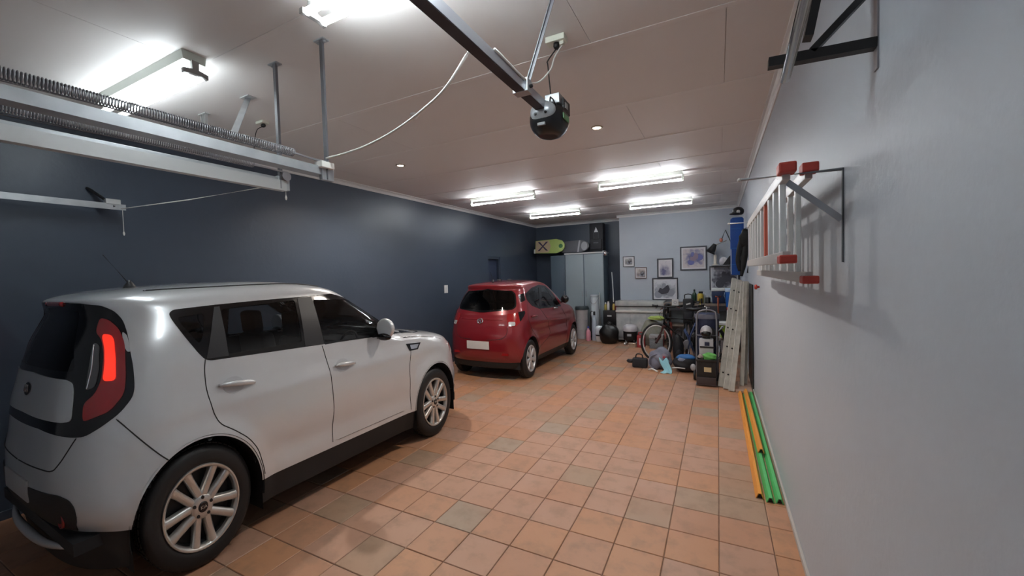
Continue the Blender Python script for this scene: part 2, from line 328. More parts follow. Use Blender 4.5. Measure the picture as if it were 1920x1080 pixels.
class Car:
    """body lofted through horizontal outlines; local axes x right, y forward, z up, in real metres, then set to the car's scale"""
    def __init__(s, root, S, levels, zadj, axles, wheel_r, arch_r, NR, NS, NF, NL, yc, xadj=None):
        s.root, s.S, s.yc, s.axles, s.arch_r, s.wr = root, Vector(S), yc, axles, arch_r, wheel_r
        L = np.array(levels, float)      # z, yr, yf, w, nr, dr, nf, df
        dist = np.concatenate([[0], np.cumsum(np.sqrt(np.diff(L[:, 0])**2 + (.8*np.diff(L[:, 2]))**2 + (.8*np.diff(L[:, 1]))**2 + np.diff(L[:, 3])**2))])
        ti = np.linspace(0, dist[-1], NL); P = np.stack([pchip(dist, L[:, k], ti) for k in range(8)], 1)
        rings = []
        for z, yr, yf, w, nr, dr, nf, df in P:
            ph = np.linspace(0, math.pi/2, 160)
            def cap(n, d):
                x = w*np.sin(ph)**(2/n); y = d - d*np.cos(ph)**(2/n); return x, y
            x1, y1 = cap(nr, dr); y1 = yr+y1; x2, y2 = cap(nf, df); y2 = yf-y2
            def res(x, y, n):
                q = np.concatenate([[0], np.cumsum(np.hypot(np.diff(x), np.diff(y)))]); t = np.linspace(0, q[-1], n); return np.interp(t, q, x), np.interp(t, q, y)
            a = res(x1, y1, NR); c = res(x2, y2, NF); sy = np.linspace(y1[-1], y2[-1], NS+2)[1:-1]
            side = w*(1-.012*((sy-(yr+yf)/2)/((yf-yr)/2))**2) if len(sy) else sy
            X = np.concatenate([a[0], np.full(NS, w), c[0][::-1]]); Y = np.concatenate([a[1], sy, c[1][::-1]])
            rings.append((X, Y, np.full(len(X), z)))
        X = np.array([r_[0] for r_ in rings]); Y = np.array([r_[1] for r_ in rings]); Z = np.array([r_[2] for r_ in rings])
        Z = zadj(X, Y, Z)
        if xadj: X = xadj(X, Y, Z)
        for ya in axles:     # flared arches
            d = np.where(Z > wheel_r, np.hypot(Y-ya, Z-wheel_r), np.abs(Y-ya)); q = np.clip(1-(d-arch_r)/.13, 0, 1); X = X + np.where((Z < .9) & (X > .55), .022*q*q*(3-2*q), 0)
        s.X, s.Y, s.Z = X, Y, Z
        nl, no = X.shape; bm = bmesh.new(); V = {}
        for i in range(nl):
            for j in range(no):
                V[i, j, 1] = bm.verts.new((X[i, j], Y[i, j], Z[i, j]))
                V[i, j, -1] = V[i, j, 1] if j in (0, no-1) else bm.verts.new((-X[i, j], Y[i, j], Z[i, j]))
        for i in range(nl-1):
            for j in range(no-1):
                bm.faces.new((V[i, j, 1], V[i, j+1, 1], V[i+1, j+1, 1], V[i+1, j, 1])); bm.faces.new((V[i, j, -1], V[i+1, j, -1], V[i+1, j+1, -1], V[i, j+1, -1]))
        bm.faces.new([V[nl-1, j, 1] for j in range(no)] + [V[nl-1, j, -1] for j in range(no-2, 0, -1)])
        def ad(v, ya): return math.hypot(v.co.y-ya, v.co.z-wheel_r) if v.co.z > wheel_r else abs(v.co.y-ya)
        for ya in axles:
            kill = [f_ for f_ in bm.faces if all(abs(v.co.x) > .35 and ad(v, ya) < arch_r for v in f_.verts)]
            bmesh.ops.delete(bm, geom=kill, context='FACES')
            for v in bm.verts:
                if abs(v.co.x) > .35 and v.link_faces:
                    d = ad(v, ya)
                    if d < arch_r and d > 1e-6:
                        k = arch_r/d
                        v.co.y = ya+(v.co.y-ya)*k
                        if v.co.z > wheel_r: v.co.z = wheel_r+(v.co.z-wheel_r)*k
        bmesh.ops.delete(bm, geom=[v for v in bm.verts if not v.link_faces], context='VERTS')
        bmesh.ops.recalc_face_normals(bm, faces=bm.faces[:]); bm.normal_update()
        s.bm = bm; s.bvh = BVHTree.FromBMesh(bm)
        mw = Matrix.Translation(root.location) @ Matrix.Rotation(root.rotation_euler.z, 4, 'Z') @ Matrix.Diagonal((*S, 1)); s.mw = mw; s.mi = mw.inverted()
    # --- measuring
    def hit(s, px, py):
        o = s.mi @ EYE; d = (s.mi.to_3x3() @ ray(px, py)).normalized()
        h = s.bvh.ray_cast(o, d)
        if h[0] is not None: return h[0]
        best = None
        for k in range(60):
            p = o + d*(1.0+k*.12); n = s.bvh.find_nearest(p)
            if n[0] is not None and (best is None or n[3] < best[3]): best = n
        return best[0]
    def side(s, pts): return [(q.y, q.z) for q in (s.hit(*p) for p in pts)]
    def cyl(s, pts): return [(math.atan2(q.x, -(q.y-s.yc)), q.z) for q in (s.hit(*p) for p in pts)]
    # --- projecting
    def put(s, mode, p, off):
        if mode in ('R', 'L'):
            sg = 1 if mode == 'R' else -1; o, d = Vector((3*sg, p[0], p[1])), Vector((-sg, 0, 0))
        elif mode == 'C':
            dr = Vector((math.sin(p[0]), -math.cos(p[0]), 0)); o, d = Vector((0, s.yc, p[1]))+dr*6, -dr
        elif mode == 'F': o, d = Vector((p[0], 6, p[1])), Vector((0, -1, 0))
        else: o, d = Vector((p[0], p[1], 4)), Vector((0, 0, -1))
        h = s.bvh.ray_cast(o, d)
        if h[0] is None: h = s.bvh.find_nearest(o + d*(2.1 if mode in 'RL' else 4))
        n = h[1]
        if n.dot(d) > 0: n = -n
        return h[0]+n*off, n
    def bake(s, bm):
        for v in bm.verts: v.co = Vector((v.co.x*s.S.x, v.co.y*s.S.y, v.co.z*s.S.z))
        return bm
    def patch(s, name, mode, poly, m, off=.003, holes=(), parent=None, step=.03, sm=2, skirt=.012, bow=0):
        sc = 1.0
        rd = lambda q: dens(chaikin(dens(q, .055), sm), step) if sm else dens(q, step)
        poly = rd(poly); hs = [rd(h) for h in holes]
        vs = []; es = []
        for lp in [poly]+hs:
            k0 = len(vs); vs += [Vector(p) for p in lp]; es += [(k0+i, k0+(i+1) % len(lp)) for i in range(len(lp))]
        xs = [p[0] for p in poly]; zs = [p[1] for p in poly]; g = step*1.2
        x = min(xs)+g/2
        while x < max(xs):
            z = min(zs)+g/2
            while z < max(zs):
                if inpoly((x, z), poly) and not any(inpoly((x, z), h) for h in hs): vs.append(Vector((x, z)))
                z += g
            x += g
        r_ = delaunay_2d_cdt(vs, es, [], 0, 1e-5)
        bm = bmesh.new(); co = []; nn = []
        for p in r_[0]: q, n = s.put(mode, p, off); co.append(q); nn.append(n)
        V = [bm.verts.new(q) for q in co]
        for t in r_[2]:
            c = (sum(r_[0][k][0] for k in t)/3, sum(r_[0][k][1] for k in t)/3)
            if inpoly(c, poly) and not any(inpoly(c, h) for h in hs): 
                f_ = bm.faces.new([V[k] for k in t])
                f_.normal_update()
                if f_.normal.dot(nn[t[0]]) < 0: f_.normal_flip()
        nrm = {V[k]: nn[k] for k in range(len(V))}
        bmesh.ops.delete(bm, geom=[v for v in bm.verts if not v.link_faces], context='VERTS')
        if skirt:
            ed = [e for e in bm.edges if len(e.link_faces) == 1]; ex = bmesh.ops.extrude_edge_only(bm, edges=ed); nv = [g_ for g_ in ex['geom'] if isinstance(g_, bmesh.types.BMVert)]
            near = {}
            for e in ex['geom']:
                pass
            for v in nv:
                for e in v.link_edges:
                    ov = e.other_vert(v)
                    if ov in nrm and (ov.co-v.co).length < 1e-7: v.co = v.co - nrm[ov]*skirt; break
        return obj(name, s.bake(bm), m, parent or s.root, auto=40)
    def line(s, name, mode, pts, m, r=.004, off=0.0, parent=None, step=.03, n=6, sm=2):
        pts = dens(chaikin(pts, sm, False) if sm else pts, step, False); P = [s.put(mode, p, off)[0] for p in pts]
        bm = bmesh.new(); tube(bm, P, r, n); return obj(name, s.bake(bm), m, parent or s.root, smooth=True)
    def cut(s, mode, poly):
        """open the body (and later its lining) under a pane"""
        sel = []
        for v in s.bm.verts:
            p = v.co
            if mode == 'R' and p.x > .3 and inpoly((p.y, p.z), poly): sel.append(v)
            elif mode == 'L' and p.x < -.3 and inpoly((p.y, p.z), poly): sel.append(v)
            elif mode == 'C' and p.y < s.yc and inpoly((math.atan2(p.x, -(p.y-s.yc)), p.z), poly): sel.append(v)
            elif mode == 'F' and p.y > 0 and inpoly((p.x, p.z), poly): sel.append(v)
        fs = {f_ for v in sel for f_ in v.link_faces}
        bmesh.ops.delete(s.bm, geom=list(fs), context='FACES')
    def finish(s, paint, lining):
        bm = s.bm; bmesh.ops.delete(bm, geom=[v for v in bm.verts if not v.link_faces], context='VERTS'); bm.normal_update()
        inn = bm.copy()
        for v in inn.verts: v.co = v.co - v.normal*.022
        for f_ in inn.faces: f_.normal_flip()
        obj('body', s.bake(bm), paint, s.root, smooth=True); obj('interior_lining', s.bake(inn), lining, s.root, smooth=True)
    def cladding(s, m, z0, inset):
        bm = bmesh.new()
        for sg in (1, -1):
            prev = None
            for j in range(s.X.shape[1]):
                x, y, z = s.X[0, j], s.Y[0, j], s.Z[0, j]
                if any(abs(y-ya) < s.arch_r for ya in s.axles) and x > .35: prev = None; continue
                c = [bm.verts.new((sg*(x-.004 if x > .01 else 0), y*.998, z+.012)), bm.verts.new((sg*max(0, x-inset*.4), y*.996, z-.05)), bm.verts.new((sg*max(0, x-inset), y*.985, z0))]
                if prev:
                    for k in range(2): bm.faces.new((prev[k], c[k], c[k+1], prev[k+1]))
                prev = c
        bmesh.ops.recalc_face_normals(bm, faces=bm.faces[:]); obj('lower_cladding', s.bake(bm), m, s.root, auto=35)
    def liners(s, m, half):
        for ya in s.axles:
            for sg in (1, -1):
                bm = bmesh.new(); R_ = s.arch_r-.004; prof = [(ya+R_, .17)]+[(ya+R_*math.cos(a), s.wr+R_*math.sin(a)) for a in np.linspace(0, math.pi, 25)]+[(ya-R_, .17)]
                A = []; B = []
                for y, z in prof:
                    hx, _ = s.put('R' if sg > 0 else 'L', (y+(.01 if y > ya else -.01), z+.004), 0); A.append(bm.verts.new((hx.x-sg*.004, y, z))); B.append(bm.verts.new((sg*half, y, z)))
                for k in range(len(prof)-1): bm.faces.new((A[k], A[k+1], B[k+1], B[k]))
                bm.faces.new(B); obj('wheel_arch_liner', s.bake(bm), m, s.root, smooth=False)
    def box(s, name, c, sz, m, bevel=0, parent=None, rot=None, smooth=False):
        bm = bmesh.new(); box(bm, c, sz, rot)
        if bevel: bmesh.ops.bevel(bm, geom=bm.edges[:], offset=bevel, segments=3, affect='EDGES', profile=.6)
        return obj(name, s.bake(bm), m, parent or s.root, auto=40 if bevel else None)

def wheel(car, ya, sg, face_x, R, rim, width, style, mats, logo=None):
    """one wheel: tyre, rim with spokes, cap; face_x = lateral place of the outer tyre wall"""
    rubber, alloy, dark = mats; root = car.root
    def put(bm, off=0):
        for v in bm.verts:
            p = v.co; v.co = Vector((sg*(face_x-p.z), ya+p.x, R+p.y)) if True else p
        if sg > 0: bmesh.ops.reverse_faces(bm, faces=bm.faces[:])
        bmesh.ops.recalc_face_normals(bm, faces=bm.faces[:])
        return car.bake(bm)
    r0 = rim
    bm = nb(); lathe(bm, [(r0-.004, .02), (r0+.006, .006), (r0+.03, 0), (R-.035, .004), (R-.016, .016), (R-.004, .034), (R, .05), (R, width-.05), (R-.016, width-.016), (r0, width-.004), (r0-.03, width), (r0-.03, .06), (r0-.012, .03)], 56, close=False)
    ty = obj('tyre', put(bm), rubber, root, auto=50)
    bm = nb()
    for k in range(56):
        a = 2*math.pi*k/56
        for z0 in (.055, .095, .135):
            if z0+.03 > width: continue
            p = Vector((math.cos(a)*(R+.001), math.sin(a)*(R+.001), z0+.012)); rt = Matrix.Rotation(a, 3, 'Z'); box(bm, p, (.006, R*.085, .026), rt)
    obj('tread_block', put(bm), rubber, ty)['kind'] = 'stuff'
    bm = nb(); lathe(bm, [(r0-.006, .03), (r0+.003, .008), (r0, .0), (r0-.008, -.002), (r0-.017, .006), (r0-.022, .04), (r0-.03, .12)], 56, close=False)
    rm = obj('rim', put(bm), alloy, root, auto=50)
    bm = nb(); lathe(bm, [(.0, .085), (r0-.03, .09)], 40, close=False); obj('brake_backing', put(bm), dark, rm)
    if style == 'double':
        bm_h = nb(); lathe(bm_h, [(0, .006), (.040, .006), (.062, .010), (.072, .022), (.070, .05)], 30, close=False); obj('hub', put(bm_h), alloy, rm, smooth=True)
        for k in range(5):
            a = math.radians(270+72*k)
            for s2 in (-1, 1):
                bm = nb(); rr = Matrix.Rotation(a, 3, 'Z')
                st = [(.045, .024, .024, .014), (.11, .035, .0235, .012), (.17, .045, .0235, .006), (r0-.012, .056, .028, .003)]
                ringv = []
                for rad, lat, hw, z0 in st:
                    ringv.append([bm.verts.new(rr @ Vector((rad, s2*lat+dx, z0+dz))) for dx, dz in ((-hw, .012), (-hw*.6, 0), (hw*.6, 0), (hw, .012), (hw, .045), (-hw, .045))])
                for A, B in zip(ringv, ringv[1:]):
                    for q in range(6): bm.faces.new((A[q], B[q], B[(q+1) % 6], A[(q+1) % 6]))
                bm.faces.new(ringv[0]); bm.faces.new(ringv[-1][::-1]); obj('spoke', put(bm), alloy, rm, auto=50)
            bm = nb(); an = a+math.radians(36); lathe(bm, [(0, .002), (.009, .002), (.011, .012)], 8, c=(math.cos(an)*.054, math.sin(an)*.054, 0), close=False); obj('wheel_nut', put(bm), dark, rm)
        bm = nb(); lathe(bm, [(0, -.002), (.026, -.001), (.031, .006)], 24, close=False); cp = obj('centre_cap', put(bm), mat('cap_black', (.012, .012, .014), .25), rm)
    else:   # plastic trim with seven broad spokes
        bm = nb(); lathe(bm, [(0, .0), (.03, .001), (.055, .010), (.06, .03)], 28, close=False); obj('hub', put(bm), alloy, rm, smooth=True)
        for k in range(7):
            a = math.radians(90+360/7*k); bm = nb(); rr = Matrix.Rotation(a, 3, 'Z'); ringv = []
            for rad, hw, z0 in ((.04, .020, .006), (.10, .027, .004), (.16, .036, .002), (r0-.012, .046, .004)):
                ringv.append([bm.verts.new(rr @ Vector((rad, dx, z0+dz))) for dx, dz in ((-hw, .014), (-hw*.55, 0), (hw*.55, 0), (hw, .014), (hw, .03), (-hw, .03))])
            for A, B in zip(ringv, ringv[1:]):
                for q in range(6): bm.faces.new((A[q], B[q], B[(q+1) % 6], A[(q+1) % 6]))
            bm.faces.new(ringv[0]); bm.faces.new(ringv[-1][::-1]); obj('spoke', put(bm), alloy, rm, auto=50)
    if logo and sg > 0:
        mt = Matrix.Diagonal((*car.S, 1)) @ Matrix.Translation((sg*(face_x+.0035), ya, R)) @ Matrix.Rotation(math.pi/2*1.0, 4, 'Z') @ Matrix.Rotation(math.pi/2, 4, 'X')
        textmesh('cap_lettering', logo, .026, alloy, rm, mt, .0008)

m_silver = mat('silver_white_paint', (.61, .625, .64), .28, .3, coat=1.0)
m_red = mat('red_paint', (.22, .009, .016), .28, .15, coat=1.0)
m_black = mat('gloss_black', (.006, .006, .007), .12)
m_satin = mat('satin_black', (.022, .023, .026), .42)
m_clad = mat('black_cladding', (.012, .012, .013), .6)
m_rub = mat('tyre_rubber', (.010, .010, .011), .55)
m_alloy = mat('alloy', (.60, .585, .56), .30, .75)
m_alloy2 = mat('silver_trim', (.62, .63, .65), .35, .5)
m_dk = mat('dark_steel', (.03, .03, .032), .5, .5)
m_gap = mat('shut_line', (.012, .012, .013), .7)
m_lining = mat('interior_dark', (.020, .020, .022), .8)
m_seat = mat('seat_fabric', (.022, .022, .025), .85)
m_tint = glass_mat('tinted_glass', (.50, .53, .55)); m_tintd = glass_mat('dark_tinted_glass', (.16, .165, .17))
m_chrome = mat('chrome', (.8, .8, .82), .18, 1)
m_plate = mat('number_plate', (.36, .36, .36), .5)

def seats(car, rows, zs):
    for y, xs, h in rows:
        for x in xs:
            t = car.box('seat', (x, y+.22, zs), (.50, .50, .16), m_seat, .05)
            car.box('seat_back', (x, y-.08, zs+.36), (.48, .14, .62), m_seat, .05, rot=Matrix.Rotation(.2, 3, 'X'))
            car.box('headrest', (x, y-.17, zs+.76), (.27, .10, .19), m_seat, .04, rot=Matrix.Rotation(.12, 3, 'X'))
def inner(poly, k):
    cx = sum(p[0] for p in poly)/len(poly); cy = sum(p[1] for p in poly)/len(poly)
    out = []
    for p in poly:
        d = math.hypot(p[0]-cx, p[1]-cy); q = max(0, (d+k)/d); out.append((cx+(p[0]-cx)*q, cy+(p[1]-cy)*q))
    return out
def mir(poly): return [(-p[0], p[1]) for p in poly][::-1]

# ------------------------------------------------------------------ the white hatchback in front
SH, SV = .787, 1.0
hr, hf = Vector((-2.59, 1.166, 0)), Vector((-2.54, 3.19, 0))
dirv = (hf-hr).normalized(); latv = Vector((dirv.y, -dirv.x, 0)); mid = (hr+hf)/2 - latv*.875*SH
car1 = thing('car', 'silver white boxy hatchback with tall tail lamps parked nearest the camera', 'car', mid, math.atan2(-dirv.x, dirv.y))
WB = (hf-hr).length/SH; A_R, A_F = -WB/2, WB/2
LV = [  # z, yr, yf, w, nr, dr, nf, df
 (.355, -1.90, 2.11, .893, 3.2, .46, 2.6, .78),
 (.42, -1.945, 2.13, .90, 3.1, .48, 2.5, .80),
 (.55, -1.96, 2.14, .905, 3.0, .50, 2.5, .82),
 (.68, -1.955, 2.13, .905, 3.0, .52, 2.4, .85),
 (.78, -1.935, 2.10, .902, 3.0, .52, 2.4, .85),
 (.86, -1.925, 2.03, .895, 3.0, .52, 2.4, .85),
 (.915, -1.915, 1.92, .887, 3.0, .52, 2.5, .82),
 (.965, -1.905, 1.70, .878, 3.0, .52, 2.6, .74),
 (1.005, -1.895, 1.40, .868, 3.0, .52, 2.8, .62),
 (1.035, -1.885, 1.14, .862, 3.0, .52, 3.0, .55),
 (1.075, -1.875, .96, .855, 3.0, .52, 3.0, .55),
 (1.17, -1.85, .80, .832, 3.0, .52, 3.0, .52),
 (1.30, -1.805, .57, .790, 3.0, .50, 3.0, .48),
 (1.41, -1.755, .37, .742, 3.0, .48, 3.0, .44),
 (1.480, -1.725, .25, .710, 3.2, .46, 3.0, .42),
 (1.515, -1.735, .17, .685, 3.4, .46, 3.0, .42),
 (1.545, -1.735, .06, .645, 3.6, .44, 3.0, .42),
 (1.573, -1.67, -.12, .56, 3.6, .40, 3.0, .40),
 (1.592, -1.52, -.32, .44, 3.4, .36, 3.0, .36),
 (1.603, -1.30, -.55, .26, 3.0, .30, 3.0, .30),
 (1.606, -1.10, -.75, .10, 2.4, .18, 2.4, .18)]
def zadj1(X, Y, Z):
    k = np.clip((Z-1.25)/.25, 0, 1); back = np.clip((-.5-Y)/1.45, 0, 1); frn = np.clip((Y+.5)/.9, 0, 1.2)
    hood = np.clip((Y-.75)/.3, 0, 1)*np.clip((Z-.70)/.2, 0, 1)*np.clip((1.12-Z)/.06, 0, 1)
    return Z - k*(.040*back**1.6 + .012*frn**2) + .035*hood + .05*np.clip((-1.35-Y)/.45, 0, 1)*np.clip((.60-Z)/.2, 0, 1)
def xadj1(X, Y, Z):
    m_ = np.clip((1.0-np.abs(Y))/.35, 0, 1)*(X > .6)
    return X - m_*(.024*np.exp(-((Z-.50)/.085)**2)) + (X > .6)*np.clip((1.7-np.abs(Y))/.3, 0, 1)*.008*np.exp(-((Z-.90)/.05)**2)
c1 = Car(car1, (SH, SH, SV), LV, zadj1, (A_R, A_F), .343, .395, 70, 150, 64, 120, -1.15, xadj1)
c1.liners(m_clad, .45)
# parts of the white car, measured on the photograph and laid on the body
DLO = c1.side([(316, 588), (324, 581), (400, 572), (480, 564), (560, 557), (620, 551), (656, 547.5), (666, 549), (690, 568), (717, 591), (736, 612), (733, 627), (693, 633), (610, 645), (500, 661), (396, 676), (384, 674), (370, 660), (345, 630), (322, 600)])
Q1 = c1.side([(331, 596), (381, 588), (384, 600), (377, 641), (371, 643), (343, 613)])
Q2 = c1.side([(414, 580), (552, 563), (566, 641), (428, 664)])
Q3 = c1.side([(586, 562), (655, 552), (664, 554), (704, 593), (714, 606), (702, 629), (608, 642)])
PIL = c1.side([(401, 576), (411, 575), (428, 667), (387, 673)]); BPIL = c1.side([(557, 560), (583, 557), (607, 645), (572, 650)])
panes = [inner(q, .0) for q in (Q1, Q2, Q3)]
for md in 'RL':
    c1.patch('window_trim', md, DLO, m_black, .003, holes=panes)
    for q, nm in zip(panes, ('quarter_glass', 'rear_door_glass', 'front_door_glass')): c1.patch(nm, md, q, m_tint if nm != 'quarter_glass' else m_tintd, .001, skirt=.004)
    c1.patch('pillar_trim', md, PIL, m_satin, .006, sm=0); c1.patch('pillar_trim', md, BPIL, m_satin, .006, sm=0)
# shut lines
sl = dict(rear_door=[(385, 674), (383, 695), (388, 735), (400, 772), (413, 795), (440, 806), (467, 821), (485, 842), (495, 875), (497, 888)], mid=[(604, 648), (615, 683), (622, 712), (627, 767), (624, 829)], front=[(770, 655), (768, 690), (769, 730), (771, 768)], flap=[(218, 786), (260, 822), (300, 853), (318, 868)])
for k, pts in sl.items():
    q = c1.side(pts)
    for md in 'RL': c1.line('shut_line', md, q, m_gap, .0035)
# handles with their recess
for pts, key in (((409, 724, 476, 717), 0), ((627, 687, 664, 681), 1)):
    a, b_ = c1.side([pts[:2], pts[2:]]); cy, cz = (a[0]+b_[0])/2, (a[1]+b_[1])/2
    for md in 'RL':
        sg = 1 if md == 'R' else -1
        c1.patch('handle_recess', md, [(cy+.075*math.cos(t)-.02, cz+.05*math.sin(t)) for t in np.linspace(0, 6.28, 16)[:-1]], mat('shaded_silver', (.50, .51, .525), .32, .3), .002, sm=0)  # flat patch, body silver darkened to paint the shade of the hollow
        P = [c1.put(md, (a[0]+(b_[0]-a[0])*t, a[1]+(b_[1]-a[1])*t), .012+.030*math.sin(math.pi*t)**.5)[0] for t in np.linspace(0, 1, 11)]
        bm = nb(); tube(bm, P, [.010+.008*math.sin(math.pi*t) for t in np.linspace(0, 1, 11)], 10)
        obj('door_handle', c1.bake(bm), m_silver, car1, smooth=True)
# fender vent
v_ = c1.side([(761, 645), (788, 642), (783, 655), (768, 658)])
vi = c1.side([(768, 647), (784, 645), (781, 653), (770, 655)])
for md in 'RL': f_ = c1.patch('fender_vent', md, v_, m_black, .006, sm=0); c1.patch('vent_insert', md, vi, m_chrome, .009, sm=0, parent=f_)
c1.cladding(m_clad, .19, .05)
# sills, arches and lower bumper in black plastic
for sg, md in ((1, 'R'), (-1, 'L')):
    for ya in (A_R, A_F):
        bm = nb(); pr = []
        for t in np.linspace(-.18, math.pi+.18, 40):
            pr.append(t)
        A = []; B = []
        for t in pr:
            R0, R1 = .394, .408; y0, z0 = ya+R0*math.cos(t), .343+R0*math.sin(t); y1, z1 = ya+R1*math.cos(t), .343+R1*math.sin(t)
            q0, _ = c1.put(md, (y1+(.012 if y1 > ya else -.012), z1+.01), .004); A.append(bm.verts.new((q0.x-sg*.03, y0, z0))); B.append(bm.verts.new((q0.x+sg*.004, y1, z1)))
        for k in range(len(pr)-1): bm.faces.new((A[k], A[k+1], B[k+1], B[k]))
        bmesh.ops.recalc_face_normals(bm, faces=bm.faces[:]); obj('arch_moulding', c1.bake(bm), m_clad, car1, smooth=True)
c1.box('underbody', (0, .05, .24), (1.45, 3.3, .12), m_clad)
c1.box('underbody', (0, -1.6, .30), (1.2, .38, .12), m_clad)
# tail: black field, hatch panel, lamps
field = c1.cyl([(150, 569), (190, 573), (213, 582), (231, 600), (240, 627), (250, 686), (253, 724), (249, 745), (225, 775), (190, 801), (160, 819), (139, 821), (113, 818), (74, 804)])
zt, zb = field[0][1], field[-1][1]-.004
FIELD = field + [(0, zb)] + [(-p[0], p[1]) for p in field[::-1]] + [(0, zt+.006)]
pan = c1.cyl([(92, 707), (127, 712.6), (138, 718.5), (140, 733), (136, 784), (132, 791), (118.5, 793), (89, 788)])
PANEL = pan + [(0, pan[-1][1]+.004)] + mir(pan) + [(0, pan[0][1]+.006)]
gl = c1.cyl([(110, 577), (148, 583), (150, 590), (141, 690), (136, 698), (95, 693)])
GLASS = gl + mir(gl)
fo = c1.patch('tail_panel', 'C', FIELD, m_black, .004, holes=[inner(GLASS, .0)], step=.03)
c1.patch('rear_window', 'C', GLASS, m_tintd, .002, step=.03, skirt=.004)
hp = c1.patch('hatch_panel', 'C', PANEL, m_silver, .010, step=.03)
lam = c1.cyl([(190, 597), (207, 601), (225, 618), (235.5, 644), (237, 704), (234, 739), (207, 772), (160, 791), (158, 781), (160, 757), (181, 739), (192.6, 712.6), (197, 668), (194, 638.5), (182, 624)])
bri = c1.cyl([(194, 628), (216, 631), (219, 670), (219, 714), (195, 716), (199, 690), (200, 655)])
rev = c1.cyl([(178, 643), (188, 647), (187, 690), (183, 712), (178, 727), (163, 733), (166, 710), (171, 680)])
clr = c1.cyl([(229, 622), (240, 630), (244, 655), (246, 660), (237, 660)])
m_lens = mat('red_lens', (.32, .012, .014), .12, coat=1.0); m_lit = mat('red_light_guide', (.75, .02, .01), .2, coat=1.0, emit=(1, .03, .01), es=.25)
m_clear = mat('clear_lens', (.62, .63, .64), .15, .3, coat=1.0)
for f2 in (lambda p: p, mir):
    tl = c1.patch('tail_lamp', 'C', f2(lam), m_lens, .012, step=.03); c1.patch('light_guide', 'C', f2(bri), m_lit, .016, parent=tl, step=.02)
    c1.patch('reversing_lamp', 'C', f2(rev), mat('reverse_grey', (.10, .10, .105), .15), .010, parent=tl, step=.02); c1.patch('side_lens', 'C', f2(clr), m_clear, .010, parent=tl, step=.02)
    ln = [(p[0]*1, p[1]) for p in f2(c1.cyl([(179, 648), (176, 690), (166, 730)]))]; c1.line('lens_rib', 'C', ln, m_chrome, .004, .012, parent=tl)
# hatch shut line, bumper
hs = c1.cyl([(143, 822), (128, 845), (113, 868), (98, 886), (70, 878), (35, 862)])
for f2 in (lambda p: p, lambda q: [(-p[0], p[1]) for p in q]): c1.line('shut_line', 'C', f2(hs), m_gap, .0035)
lb = c1.cyl([(40, 905), (75, 921), (110, 929), (130, 938), (140, 952), (145, 975), (146, 992)])
LOW = lb + [(p[0], .395) for p in lb[::-1][:1]] + [(0, .395)] + [(-lb[-1][0], .395)] + [(-p[0], p[1]) for p in lb[::-1]] + [(0, lb[0][1]+.01)]
c1.patch('lower_bumper', 'C', LOW, m_clad, .006, step=.04, sm=1)
bm = nb(); P = [(x, -1.93+.10*(abs(x)/.7)**3, .30+.03*(abs(x)/.6)**2) for x in np.linspace(-.56, .56, 19)]; tube(bm, P, [.012+.014*math.sin(math.pi*k/18) for k in range(19)], 8); obj('skid_strip', c1.bake(bm), m_silver, car1, smooth=True)
for sg in (1, -1):
    bm = nb(); q, _ = c1.put('C', (sg*abs(math.atan2(.60, .78)), .47), 0); lathe(bm, [(.0, .006), (.035, .006), (.040, 0), (.042, .012)], 18, c=(q.x-.01*sg, q.y-.006, q.z), axis='y', close=False); obj('fog_lamp', c1.bake(bm), m_lens, car1, smooth=True)
c1.box('number_plate', (-.02, -1.962, .57), (.50, .012, .11), m_plate, .003)
# badge
bq, bn = c1.put('C', (0, (pan[0][1]+pan[-1][1])/2+.02), .014)
bm = nb(); lathe(bm, [(0, .004), (.05, .003), (.062, 0)], 30, sx=1, sy=.55, close=False)
R_ = bn.to_track_quat('Z', 'Y').to_matrix()
for v in bm.verts: v.co = R_ @ v.co + bq
bd = obj('badge', c1.bake(bm), mat('badge_dark', (.05, .05, .055), .25, .6), car1, smooth=True)
mt = Matrix.Diagonal((*c1.S, 1)) @ Matrix.Translation(bq+bn*.006) @ R_.to_4x4()
textmesh('lettering', 'KIA', .055, m_chrome, bd, mt, .001)
# spoiler brake lamp, roof grooves, antenna
bl = c1.hit(100, 557); bm = nb(); P = []
for x in np.linspace(-.17, .17, 9): q, n = c1.put('C', (math.atan2(x, .6), 1.505), .004); P.append(q)
tube(bm, P, .013, 8); obj('brake_lamp', c1.bake(bm), m_lens, car1, smooth=True)
for sg in (1, -1): 
    P = [(sg*x, y) for x, y in ((.50, -1.42), (.53, -1.0), (.54, -.5), (.53, -.05))]; c1.line('roof_groove', 'T', P, m_gap, .007)
an, _ = c1.put('T', (.0, -1.33), 0)
bm = nb(); lathe(bm, [(.028, -.01), (.024, .008), (.012, .03), (.004, .045)], 12, c=an, sy=1.6); ao = obj('antenna_base', c1.bake(bm), m_satin, car1, smooth=True)
bm = nb(); tube(bm, [an+Vector((0, -.01, .03)), an+Vector((0, -.145, .20))], [.004, .0025], 6); obj('antenna_mast', c1.bake(bm), m_satin, ao, smooth=True)
# mirrors
for sg in (1, -1):
    q = c1.put('R' if sg > 0 else 'L', (.42, 1.10), 0)[0]
    bm = nb(); ball(bm, q+Vector((sg*.105, .0, .075)), (.115, .075, .085), 3)
    for v in bm.verts:
        if v.co.y < q.y-.02: v.co.y = q.y-.02
    mr_ = obj('mirror', c1.bake(bm), m_silver, car1, smooth=True)
    bm = nb(); ball(bm, q+Vector((sg*.10, -.018, .005)), (.10, .045, .032), 2); bar(bm, q+Vector((-sg*.02, 0, -.005)), q+Vector((sg*.09, 0, .01)), .05, .03); obj('mirror_base', c1.bake(bm), m_black, mr_, smooth=True)
